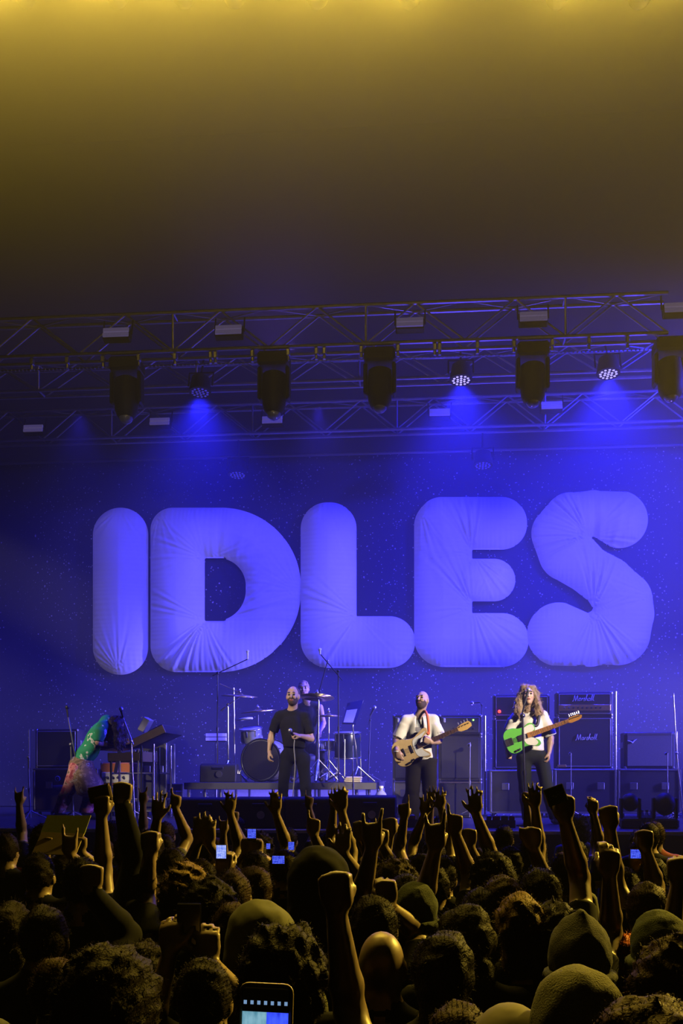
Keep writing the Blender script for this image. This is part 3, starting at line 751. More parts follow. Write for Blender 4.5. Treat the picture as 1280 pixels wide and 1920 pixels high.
# extra upright with tambourine
b0 = on_deck(440, 15.0)
r = thing('tambourine_stand', 'chrome upright carrying a mounted tambourine', 'stand', b0)
Geo().tube(b0, P(438, 1290, 15.0), 0.012).build('upright', CHROME, parent=r, smooth='auto')
Geo().tube(P(412, 1282, 15.0), P(446, 1297, 15.0), 0.009).build('arm', CHROME, parent=r, smooth='auto')
Geo().tube(P(438, 1352, 15.0), P(452, 1350, 15.0), 0.01).build('clamp_arm', CHROME, parent=r)
c = P(461, 1348, 15.0)
Geo().path([c + Vector((0.09 * math.cos(a), 0.09 * math.sin(a), 0.01 * math.cos(a))) for a in [2 * PI * i / 20 for i in range(20)]], 0.018, 6, closed=True).build('tambourine', WHITE, parent=r, smooth=True)
for i in range(3):
    a = 2 * PI * i / 3; Geo().tube(b0 + Vector((0, 0, 0.2)), b0 + Vector((0.2 * math.cos(a), 0.2 * math.sin(a), 0.01)), 0.009).build('leg', CHROME, parent=r)
# --- microphones
MICG = mat('mic_grille', (0.5, 0.5, 0.5), 0.35, 0.8)
def mic(g_body, g_head, p, d, L=0.15, r=0.012, rh=0.024):
    p = Vector(p); d = Vector(d).normalized()
    g_body.tube(p, p + d * L, r * .8, r * 1.2); g_head.ball(p + d * (L + rh * .7), rh, 12, 8)
def mic_stand(label, base, top, m_at=None, m_dir=None, boom=None, m=BLACK, rad=0.009, tripod=0.22, micm=MICG, L=0.15, rh=0.024, cat='microphone stand', name='microphone_stand', group='microphone stands'):
    base = Vector(base); top = Vector(top)
    r = thing(name, label, cat, base, group)
    mid = base.lerp(top, 0.5)
    Geo().tube(base + Vector((0, 0, 0.02)), mid, rad * 1.25).build('lower_tube', m, parent=r, smooth='auto')
    Geo().tube(mid - Vector((0, 0, 0.05)), mid, rad * 1.9).build('clutch', m, parent=r, smooth='auto')
    Geo().tube(mid, top, rad).build('upper_tube', m, parent=r, smooth='auto')
    if tripod:
        for a in (0.6, 2.7, 4.8):
            Geo().tube(base + Vector((0, 0, 0.12)), base + Vector((tripod * math.cos(a), tripod * math.sin(a), 0.012)), rad * .9).build('leg', m, parent=r)
    else:
        Geo().lathe([(0.13, 0), (0.13, 0.012), (0.03, 0.03), (0.015, 0.05)], base, (0, 0, 1), 24).build('base_plate', m, parent=r, smooth='auto')
    if boom:
        Geo().tube(boom[0], boom[1], rad * .85).build('boom_arm', m, parent=r, smooth='auto')
        Geo().ball(top, rad * 2.4, 10, 8).build('boom_joint', m, parent=r, smooth=True)
    if m_at is not None:
        gb, gh = Geo(), Geo(); mic(gb, gh, m_at, m_dir, L, rh * .55, rh)
        mo = gb.build('microphone', BLACK if micm is MICG else micm, parent=r, smooth='auto'); gh.build('grille', micm, parent=mo, smooth=True)
    return r
mic_stand('tall overhead microphone stand over the crash cymbal by the wedge', on_deck(407, 14.6), P(408, 1262, 14.6), P(464, 1236, 14.6), (0, 0, 1), (P(398, 1267, 14.6), P(464, 1236, 14.6)), L=0.1, rh=0.022, micm=WHITE)
mic_stand('tall overhead microphone stand over the drummer', on_deck(635, 14.0), P(634, 1258, 14.0), P(600, 1228, 14.0), (-0.05, 0, 1), (P(642, 1276, 14.0), P(601, 1227, 14.0)), L=0.06, rh=0.024, micm=WHITE)
# boom beside hi-hat leading to the ride
mic_stand('slim drum microphone stand leaning over the crash cymbal', on_deck(590, 14.8), P(599, 1296, 14.6), P(611, 1250, 14.5), (0.3, 0, 1), (P(598, 1297, 14.6), P(611, 1250, 14.5)), L=0.08, rh=0.014)
mic_stand('microphone on a boom between the music stand and the bass rig', on_deck(690, 15.4), P(694, 1350, 15.4), P(694, 1342, 15.4), (0.5, 0, 1), (P(690, 1360, 15.4), P(695, 1341, 15.4)), L=0.12, rh=0.03, rad=0.007)
mic_stand('microphone on a boom behind the bass rig', P(906, 1450, 15.2) * 1 - Vector((0, 0, P(906, 1450, 15.2).z - ZS)), P(903, 1322, 15.2), P(900, 1317, 15.2), (-1, 0, -0.08), (P(905, 1326, 15.2), P(899, 1317, 15.2)), L=0.10, rh=0.03, rad=0.007)
# guitarist, keyboards, side stands
def fl(px, Y): p = P(px, 1450, Y); p.z = ZS; return p
mic_stand('straight vocal microphone stand in front of the long haired guitarist', fl(986, 12.1), P(979, 1342, 12.1), P(982, 1322, 12.1), (0.30, 0.05, 1), (P(975, 1352, 12.1), P(983, 1321, 12.1)), rad=0.013, tripod=None, L=0.17, rh=0.026, m=mat('blue_black_steel', (0.10, 0.10, 0.13), 0.25, 0.9))
mic_stand('vocal microphone stand with a leaning boom by the bent keyboard player', fl(137, 12.9), P(133, 1396, 12.9), P(128, 1345, 12.9), (-0.10, 0, 1), (P(145, 1440, 12.9), P(128, 1344, 12.9)), L=0.11, rh=0.030, micm=BLACK, rad=0.012, m=STEEL)
mic_stand('chrome microphone stand standing over the keyboards', fl(252, 13.0), P(246, 1390, 13.0), P(231, 1346, 13.0), (-0.25, 0, 1), (P(250, 1396, 13.0), P(230, 1344, 13.0)), L=0.10, rh=0.03, rad=0.011, m=CHROME)
mic_stand('thin pale stand at the dark edge of the stage', fl(57, 13.2), P(53, 1420, 13.2), None, None, (P(55, 1368, 13.2), P(55, 1440, 13.2)), rad=0.009, m=STEEL)
mic_stand('tall thin stand beside the pale grille combo', fl(1281, 13.6), P(1268, 1412, 13.6), None, None, (P(1268, 1412, 13.6), P(1262, 1300, 13.6)), rad=0.009, m=CHROME)
mic_stand('slender chrome stand in front of the music stand', fl(662, 13.0), P(661, 1398, 13.0), None, None, None, rad=0.008, m=CHROME, tripod=None)
for lab, px, Yq, y0, y1 in (('short microphone stand before the cabinet with the gold badge', 1070, 14.25, 1436, 1412), ('short microphone stand before the pale grille combo', 1251, 14.25, 1436, 1412)):
    b = P(px, y0, Yq); b.z = ZS
    mic_stand(lab, b, P(px, y1, Yq), P(px, y1, Yq), (0, 1, -0.1), None, L=0.08, rh=0.022, rad=0.007, m=STEEL)
mic_stand('short microphone stand before the bass cabinet', Vector((P(880, 1400, 13.95).x, 13.95, ZS)), P(881, 1392, 13.95), P(878, 1396, 13.95), (0.1, 1, -0.1), None, L=0.08, rh=0.03, rad=0.007, m=STEEL)
# chrome tubes at the back of the amp line
for lab, px, y0, y1, Yq in (('bright vertical tube behind the amp with the gold strip', 1153, 1297, 1332, 15.35), ('bright vertical tube beside the pale grille combo', 1267, 1372, 1442, 15.3), ('bright steel tube beside the bass rig', 908, 1342, 1500, 14.95)):
    b = P(px, y1, Yq); b.z = ZS
    r = thing('steel_upright', lab, 'pole', b)
    Geo().tube(b + Vector((0, 0, 0.02)), P(px, y0, Yq), 0.022).build('tube', CHROME, parent=r, smooth='auto')
    Geo().lathe([(0.16, 0), (0.16, 0.015), (0.03, 0.025)], b, (0, 0, 1), 20).build('base_plate', STEEL, parent=r, smooth='auto')
# --- music stand by the drums
b0 = on_deck(671, 14.3)
r = thing('music_stand', 'black music stand with a pale sheet beside the drums', 'music stand', b0)
Geo().path([b0 + Vector((0, 0, 0.1)), P(667, 1400, 14.3), P(661, 1365, 14.3), P(664, 1340, 14.3)], 0.011, 8).build('pole', CHROME, parent=r, smooth=True)
for a in (0.3, 2.4, 4.5): Geo().tube(b0 + Vector((0, 0, 0.22)), b0 + Vector((0.24 * math.cos(a), 0.24 * math.sin(a), 0.01)), 0.011).build('leg', CHROME, parent=r)
A, B_, C_, D_ = P(641, 1356, 14.25), P(666, 1357, 14.15), P(681, 1312, 14.4), P(651, 1318, 14.5)
nrm = (B_ - A).cross(D_ - A).normalized()
g = Geo(); g.add([A, B_, C_, D_, A - nrm * .015, B_ - nrm * .015, C_ - nrm * .015, D_ - nrm * .015], [(0, 1, 2, 3), (7, 6, 5, 4), (0, 4, 5, 1), (1, 5, 6, 2), (2, 6, 7, 3), (3, 7, 4, 0)])
g.build('desk', BLACK, parent=r)
q = [A.lerp(D_, .04).lerp(B_.lerp(C_, .04), .1), A.lerp(D_, .04).lerp(B_.lerp(C_, .04), .8), A.lerp(D_, .62).lerp(B_.lerp(C_, .62), .8), A.lerp(D_, .62).lerp(B_.lerp(C_, .62), .1)]
off = nrm * 0.004 * (1 if nrm.y < 0 else -1)
g = Geo(); g.add([p + off for p in q] + [p + off * 0.3 for p in q], [(0, 1, 2, 3), (7, 6, 5, 4), (0, 4, 5, 1), (1, 5, 6, 2), (2, 6, 7, 3), (3, 7, 4, 0)])
g.build('sheet', WHITE, parent=r)
# --- wedge monitors
GRILLED = mat('monitor_grille', (0.03, 0.03, 0.032), 0.6, var=0.5, scale=260, bump=0.3)
def wedge(label, px0, px1, py0, Y, depth, zb, flip=False, front=BLACK, lip=0.07):
    x0, x1, _, z1 = ext(px0, px1, py0, 1500, Y)
    h = z1 - zb
    r = thing('wedge_monitor', label, 'monitor speaker', ((x0 + x1) / 2, Y, zb), 'wedge monitors')
    prof = rounded([(0, 0, .01), (depth, 0, .02), (depth, h * 0.35, .03), (depth * .38, h, .05), (0.02, h * 0.96, 0.06)], 4)
    # profile lies in the y-z plane, extruded along x
    Mx = M4((x0, Y, zb), (0, 1, 0), (0, 0, 1), (1, 0, 0))
    Geo().prism(prof, Mx, x1 - x0, 0.012).build('body', TOLEX, parent=r, smooth='auto')
    a = Vector((0, Y + depth, zb + h * .35)); b = Vector((0, Y + depth * .38, zb + h)); m_ = (a + b) / 2; dd = (b - a).normalized()
    nn = Vector((0, dd.z, -dd.y))
    Geo().box(Vector(((x0 + x1) / 2, m_.y, m_.z)) + nn * 0.004, (x1 - x0 - 0.06, (a - b).length - 0.06, 0.02), Matrix((Vector((1, 0, 0)), dd, nn)).transposed(), 0.004).build('grille', GRILLED, parent=r)
    for s in (-1, 1):
        xx = (x0 + x1) / 2 + s * ((x1 - x0) / 2 + 0.004)
        Geo().path([(xx, Y + depth * .25, zb + h * .45), (xx, Y + depth * .25, zb + h * .62), (xx, Y + depth * .5, zb + h * .62), (xx, Y + depth * .5, zb + h * .45)], 0.012, 6).build('handle', STEEL, parent=r)
    Geo().lathe([(0.045, 0.02), (0.045, 0.0), (0.038, 0.0), (0.036, 0.008), (0, 0.008)], ((x0 + x1) / 2 + 0.02, Y + 0.004, zb + h * .42), (0, -1, 0), 16).build('connector_cup', STEEL, parent=r, smooth='auto')
    Geo().box(((x0 + x1) / 2, Y + 0.0, zb + h * .75), (0.16, 0.014, 0.03), bev=0.005).build('back_handle', BLACK, parent=r)
    return r
wedge('black wedge monitor at the stage edge before the drum wedge', 333, 436, 1495, 11.35, 0.55, ZS)
wedge('black wedge monitor at the stage edge, first of the touching pair', 439, 532, 1494, 11.35, 0.55, ZS)
wedge('black wedge monitor at the stage edge below the singer', 533, 628, 1494, 11.35, 0.55, ZS)
wedge('black wedge monitor at the stage edge below the drum tripod', 645, 742, 1491, 11.35, 0.55, ZS)
wedge('black wedge monitor standing on the drum riser', 374, 442, 1431, 13.97, 0.45, ZDECK)
# --- lit things on the stage floor
CLEAR = mat('bottle_plastic', (0.75, 0.78, 0.85), 0.12, trans=0.55)
for k, px in enumerate((1203, 1212, 1221)):
    b = fl(px, 11.75)
    r = thing('water_bottle', 'clear water bottle ' + ('beside the small floor light', 'in the middle of the row of three', 'beside the round headed floor light')[k], 'bottle', b, 'water bottles at the stage edge')
    Geo().lathe([(0.025, 0), (0.03, 0.006), (0.031, 0.08), (0.028, 0.09), (0.031, 0.10), (0.031, 0.14), (0.014, 0.175), (0.013, 0.185)], b, (0, 0, 1), 16).build('bottle_body', CLEAR, parent=r, smooth='auto')
    Geo().tube(b + Vector((0, 0, 0.185)), b + Vector((0, 0, 0.205)), 0.016, n=12).build('cap', WHITE, parent=r)
    Geo().lathe([(0.0318, 0.055), (0.0318, 0.115)], b, (0, 0, 1), 16).build('paper_label', LOGO, parent=r, smooth='auto')
def floor_mover(label, px, py, sz, Y):
    b = fl(px, Y); top = P(px, py, Y).z; H = top - ZS
    r = thing('floor_moving_light', label, 'stage light', b, 'moving lights on the stage floor')
    Geo().box(b + Vector((0, 0, 0.055)), (sz * 1.1, 0.22, 0.11), bev=0.02).build('base', DARKL, parent=r)
    for s in (-1, 1): Geo().box(b + Vector((s * sz * .5, 0, 0.10 + H * .32)), (0.03, 0.10, H * .6), bev=0.012).build('yoke_arm', DARKL, parent=r)
    c = b + Vector((0, 0, H - sz * .52))
    Geo().ball(c, (sz * .48, sz * .5, sz * .52), 18, 12).build('lamp_body', DARKL, parent=r, smooth=True)
    Geo().lathe([(sz * .36, 0), (sz * .36, 0.03), (sz * .3, 0.035), (0, 0.045)], c + Vector((0, sz * .42, 0.02)), (0, 1, 0.2), 16).build('lens', GLASS, parent=r, smooth='auto')
floor_mover('small moving light on the stage floor beside the three bottles', 1181, 1487, 0.20, 11.7)
floor_mover('round headed moving light on the stage floor past the bottles', 1246, 1486, 0.25, 11.7)
PEDC = [mat('pedal_red', (0.55, 0.08, 0.06), 0.4), mat('pedal_white', (0.7, 0.68, 0.7), 0.4), mat('pedal_blue', (0.08, 0.1, 0.6), 0.4), mat('pedal_silver', (0.5, 0.5, 0.52), 0.3, 0.6), mat('pedal_orange', (0.7, 0.3, 0.05), 0.4), mat('pedal_green', (0.3, 0.5, 0.3), 0.4)]
LEDS = mat('pedal_led', (0.5, 0.6, 1), 0.3, emit=(0.4, 0.5, 1.0), estr=5.0)
def pedalboard(label, px0, px1, Y, seed):
    rr = random.Random(seed)
    x0, x1 = fl(px0, Y).x, fl(px1, Y).x
    r = thing('pedalboard', label, 'effects pedals', ((x0 + x1) / 2, Y, ZS), 'pedalboards at the stage edge')
    Mx = M4((x0, Y, ZS), (0, 1, 0), (0, 0, 1), (1, 0, 0))
    Geo().prism([(0, 0), (0.32, 0), (0.32, 0.03), (0, 0.09)], Mx, x1 - x0).build('board', BLACK, parent=r)
    x = x0 + 0.02; k = 0
    while x < x1 - 0.07:
        wd = rr.uniform(0.065, 0.10)
        c = Vector((x + wd / 2, Y + 0.10, ZS + 0.105))
        p = Geo().box(c, (wd - 0.012, 0.12, 0.05), Matrix.Rotation(-0.18, 3, 'X'), 0.006).build('pedal', PEDC[(k * 5 + seed) % 6], parent=r)
        Geo().lathe([(0.012, 0), (0.012, 0.02), (0, 0.022)], c + Vector((0, -0.03, 0.025)), (0, -0.18, 1), 8).build('foot_switch', CHROME, parent=p)
        Geo().ball(c + Vector((0, 0.02, 0.03)), 0.006, 6, 5).build('led', LEDS, parent=p)
        Geo().lathe([(0.009, 0), (0.008, 0.015), (0, 0.016)], c + Vector((0.015, 0.04, 0.025)), (0, -0.18, 1), 8).build('knob', BLACK, parent=p)
        x += wd; k += 1
pedalboard('pedalboard of red, white and blue pedals below the amp line', 908, 966, 11.6, 1)
pedalboard('pedalboard of pale pedals beside the guitarist', 1058, 1128, 11.7, 3)
pedalboard('small pedalboard beside the wedge below the bass player', 748, 792, 11.6, 5)
# jug and towel by the riser
b = Vector((P(714, 1480, 13.7).x, 13.7, ZS))
r = thing('water_jug', 'pale plastic jug beside the drum riser', 'jug', b)
Geo().lathe([(0.085, 0), (0.095, 0.02), (0.095, 0.26), (0.07, 0.33), (0.03, 0.37), (0.03, 0.40)], b + Vector((0, 0, 0.02)), (0, 0, 1), 18).build('jug_body', CLEAR, parent=r, smooth='auto')
Geo().lathe([(0.11, 0), (0.11, 0.02)], b, (0, 0, 1), 18).build('coaster', GREY, parent=r)
Geo().path([b + Vector((0.09, 0, 0.30)), b + Vector((0.15, 0, 0.28)), b + Vector((0.15, 0, 0.16)), b + Vector((0.09, 0, 0.13))], 0.012, 6).build('handle', CLEAR, parent=r, smooth=True)
Geo().tube(b + Vector((0, 0, 0.42)), b + Vector((0, 0, 0.45)), 0.034).build('cap', WHITE, parent=r)
a = on_deck(661, 14.0)
tow = Geo()
for k in range(3): tow.box(a + Vector((0.01 * k, 0, 0.014 + 0.026 * k)), (0.24 - 0.01 * k, 0.16, 0.026), bev=0.01)
tag(tow.build('folded_towel', mat('tan_towel', (0.55, 0.48, 0.36), 0.9, bump=0.4, scale=200), loc=a), 'folded pale towel on the riser under the music stand', 'towel')
# pale strobe on a pole behind the drums
b = fl(405, 17.2)
r = thing('floor_strobe', 'pale strobe panel on a pole behind the drum wedge', 'stage light', b)
Geo().tube(b, P(405, 1392, 17.2), 0.018).build('pole', STEEL, parent=r)
Geo().lathe([(0.15, 0), (0.15, 0.012), (0.03, 0.02)], b, (0, 0, 1), 16).build('base_plate', STEEL, parent=r)
c = P(405, 1382, 17.15)
Geo().box(c + Vector((0, 0.06, 0)), (0.38, 0.1, 0.16), bev=0.01).build('housing', DARKL, parent=r)
for z in (-0.035, 0.035): Geo().box(c + Vector((0, -0.002, z)), (0.36, 0.03, 0.058), bev=0.004).build('lens', STROBE, parent=r)
# --- keyboard corner
road_case('tall black road case behind the keyboards with lit edge', 264, 312, 1393, 14.4, 0.5)
r = road_case('dark road case with a white sticker behind the keyboard player', 62, 183, 1441, 14.3, 0.6, m=mat('brown_black_laminate', (0.03, 0.022, 0.02), 0.5))
c = P(110, 1476, 14.29); c.y = 14.288
lb = Geo().box(c, (0.155, 0.012, 0.06), bev=0.002).build('sticker', LOGO, parent=r)
BLUINK = mat('blue_ink', (0.05, 0.06, 0.35), 0.5)
for k, (dx, w_) in enumerate(((-0.055, .02), (-0.03, .02), (-0.004, .024), (0.024, .02), (0.05, .022))):
    Geo().path([c + Vector((dx - w_ / 2, -0.009, -0.012)), c + Vector((dx - w_ / 4, -0.009, 0.012)), c + Vector((dx + w_ / 4, -0.009, -0.008)), c + Vector((dx + w_ / 2, -0.009, 0.012))], 0.003, 5).build('lettering', BLUINK, parent=lb)
c2 = P(108, 1460, 14.29); c2.y = 14.288
g = Geo(); g.path([c2 + Vector((0.035 * math.cos(a), 0, 0.035 * math.sin(a))) for a in [2 * PI * i / 16 for i in range(16)]], 0.006, 5, closed=True); g.ball(c2, (0.014, 0.006, 0.014), 8, 6)
g.build('round_emblem', LOGO, parent=r)['kind'] = 'stuff'
cab('speaker_cabinet', 'dark speaker cabinet on the case behind the keyboard player', 'speaker', 66, 146, 1367, 1440.5, 14.4, 0.4, None)
ORANGE = mat('orange_tolex', (0.75, 0.22, 0.03), 0.6, var=0.2, scale=120)
road_case('low dark case under the orange amp', 186, 250, 1474, 14.4, 0.45)
r, x0, x1, z0, z1 = cab('orange_amp', 'orange amp with pale control panel behind the keyboards', 'amplifier', 188, 246, 1430, 1473.5, 14.45, 0.32, None, body=ORANGE, grille=None, pipe=False)
pn = Geo().box(((x0 + x1) / 2, 14.44, z0 + (z1 - z0) * .36), (x1 - x0 - 0.05, 0.02, (z1 - z0) * .46), bev=0.004).build('control_panel', WHITE, parent=r)
for k in range(4): Geo().lathe([(0.022, 0), (0.018, 0.02), (0, 0.022)], ((x0 + x1) / 2 - 0.12 + 0.08 * k, 14.428, z0 + (z1 - z0) * .36), (0, -1, 0), 10).build('knob', BLACK, parent=pn)
# keyboard stand and three keyboards seen from their ends
YKB = 13.25
KEYW = mat('white_keys', (0.8, 0.78, 0.74), 0.35)
WOODP = mat('pinkish_wood', (0.52, 0.33, 0.24), 0.5, var=0.3, scale=14)
OLIVE = mat('olive_case', (0.16, 0.12, 0.05), 0.5)
b = fl(232, YKB + .3)
r = thing('keyboard_stand', 'tiered chrome keyboard stand crowded with tubes', 'keyboard stand', b)
for px, m_, y1 in ((206, BLACK, 1412), (222, CHROME, 1402), (257, CHROME, 1405), (263, BLACK, 1398), (286, CHROME, 1395)):
    for yy in (YKB + .05, YKB + .95):
        q = P(px, y1, YKB); q.y = yy
        Geo().tube((q.x, yy, ZS), q, 0.016).build('leg', m_, parent=r, smooth='auto')
for z in (ZS + 0.25, ZS + 0.62):
    Geo().tube((P(206, 1400, YKB).x, YKB + .05, z), (P(286, 1400, YKB).x, YKB + .05, z), 0.014).build('cross_bar', CHROME, parent=r, smooth='auto')
    Geo().tube((P(206, 1400, YKB).x, YKB + .95, z), (P(286, 1400, YKB).x, YKB + .95, z), 0.014).build('cross_bar', CHROME, parent=r, smooth='auto')
Geo().box(P(220, 1421, YKB) + Vector((0, 0.05, 0)), (0.05, 0.03, 0.42), Matrix.Rotation(0.2, 3, 'Y'), 0.004).build('strut', CHROME, parent=r)
def keyboard(label, pa, pb, th, Y, L, body, side, name='synthesizer', knobs=True):
    """end view: pa front lower corner, pb back lower corner (pixels); L runs away from the camera"""
    a = P(*pa, Y); c = P(*pb, Y); d = (c - a); W = d.length; d.normalize(); up = Vector((-d.z, 0, d.x))
    r = thing(name, label, 'keyboard', (a + c) / 2, 'keyboards on the tiered stand')
    Mx = M4(a, d, up, Vector((0, 1, 0)) if d.cross(up).y > 0 else Vector((0, -1, 0)))
    if d.cross(up).y < 0: Mx = M4(a + Vector((0, L, 0)), d, up, Vector((0, -1, 0)))
    prof = rounded([(0, 0, .008), (W, 0, .008), (W, th, .012), (W * .55, th * .95, .006), (W * .5, th * .62, .004), (0, th * .5, .012)], 3)
    Geo().prism(prof, Mx, L, 0.005).build('case', body, parent=r, smooth='auto')
    Geo().box(a + d * (W * .5) + up * (th * .48) + Vector((0, -0.008, 0)), (W * 1.02, 0.016, th * .8), Matrix((d, Vector((0, 1, 0)), up)).transposed(), 0.004).build('end_cheek', side, parent=r)
    n = 28
    for k in range(n):
        y = Y + 0.05 + (L - 0.1) * (k + .5) / n
        Geo().box(a + d * (W * .25) + up * (th * .60) + Vector((0, y - Y, 0)), (W * .46, (L - 0.1) / n * .9, 0.016), Matrix((d, Vector((0, 1, 0)), up)).transposed()).build('key', KEYW if k % 7 not in (1, 3, 5) else BLACK, parent=r)
    if knobs:
        for k in range(6):
            q = a + d * (W * .78) + up * (th * .97) + Vector((0, 0.1 + k * (L - 0.2) / 6, 0))
            Geo().lathe([(0.016, 0), (0.013, 0.022), (0, 0.024)], q, up, 8).build('knob', CHROME, parent=r)
    return r
keyboard('tilted black synthesizer on the top tier of the keyboard stand', (251, 1402), (311, 1374), 0.13, YKB, 0.9, mat('synth_black', (0.03, 0.03, 0.03), 0.4), mat('synth_tan_cheek', (0.30, 0.22, 0.16), 0.5))
keyboard('flat keyboard with pinkish wooden end under the player\'s hands', (184, 1407), (243, 1396), 0.10, YKB, 0.95, BLACK, WOODP)
keyboard('lower olive brown keyboard on the middle tier', (203, 1429), (262, 1428), 0.14, YKB + .05, 0.9, OLIVE, OLIVE)
b = P(281, 1362, YKB + .3)
r = thing('effects_box', 'small blue lit effects box leaning on the top keyboard', 'effects box', b)
Geo().box(b + Vector((-0.06, 0, 0.02)), (0.10, 0.2, 0.20), Matrix.Rotation(0.5, 3, 'Y'), 0.01).build('box_body', PEDC[3], parent=r)
for k in range(3): Geo().lathe([(0.014, 0), (0.011, 0.02), (0, 0.022)], b + Vector((-0.06 + 0.03 * k - .03, -0.08, 0.11 - 0.02 * k)), (0.4, 0, 1), 8).build('knob', CHROME, parent=r)
# ------------------------------------------------------------------ one-surface figures from blended volumes
A3 = lambda v: np.array((v[0], v[1], v[2]), dtype=np.float32)
CORN = [(i, j, k) for i in (0, 1) for j in (0, 1) for k in (0, 1)]
EDG = [(a, b) for a in range(8) for b in range(a + 1, 8) if sum(abs(p - q) for p, q in zip(CORN[a], CORN[b])) == 1]
def nets(D, T, xs, ys, zs):
    ins = D < 0
    c = sum(ins[i:ins.shape[0] - 1 + i, j:ins.shape[1] - 1 + j, k:ins.shape[2] - 1 + k].astype(np.int8) for i, j, k in CORN)
    act = (c > 0) & (c < 8)
    I = np.argwhere(act)
    val = [D[I[:, 0] + i, I[:, 1] + j, I[:, 2] + k] for i, j, k in CORN]
    X = [xs[I[:, 0]], xs[I[:, 0] + 1]]; Yv = [ys[I[:, 1]], ys[I[:, 1] + 1]]; Z = [zs[I[:, 2]], zs[I[:, 2] + 1]]
    acc = np.zeros((len(I), 3)); cnt = np.zeros(len(I))
    for a, b in EDG:
        va, vb = val[a], val[b]; s = (va < 0) != (vb < 0)
        t = np.where(s, va / np.where(s, va - vb, 1), 0)
        for ax, G in enumerate((X, Yv, Z)):
            pa, pb = G[CORN[a][ax]], G[CORN[b][ax]]
            acc[:, ax] += np.where(s, pa + t * (pb - pa), 0)
        cnt += s
    V = acc / np.maximum(cnt, 1)[:, None]
    vid = -np.ones(act.shape, np.int32); vid[act] = np.arange(len(I))
    F_, G_ = [], []
    for ax in range(3):
        sl0 = [slice(1, -1)] * 3; sl0[ax] = slice(0, -1); sl1 = list(sl0); sl1[ax] = slice(1, None)
        a, b = ins[tuple(sl0)], ins[tuple(sl1)]
        E = np.argwhere(a != b)
        if not len(E): continue
        off = np.array([1, 1, 1]); off[ax] = 0; E = E + off
        u, w_ = [q for q in range(3) if q != ax]
        def cell(du, dw):
            q = E.copy(); q[:, u] -= du; q[:, w_] -= dw
            return vid[q[:, 0], q[:, 1], q[:, 2]]
        quad = np.stack([cell(1, 1), cell(0, 1), cell(0, 0), cell(1, 0)], 1)
        flip = ins[E[:, 0], E[:, 1], E[:, 2]]
        if ax == 1: flip = ~flip
        quad[~flip] = quad[~flip][:, ::-1]
        e2 = E.copy(); e2[~ins[E[:, 0], E[:, 1], E[:, 2]], ax] += 1
        F_.append(quad); G_.append(T[e2[:, 0], e2[:, 1], e2[:, 2]])
    return V, np.concatenate(F_), np.concatenate(G_)
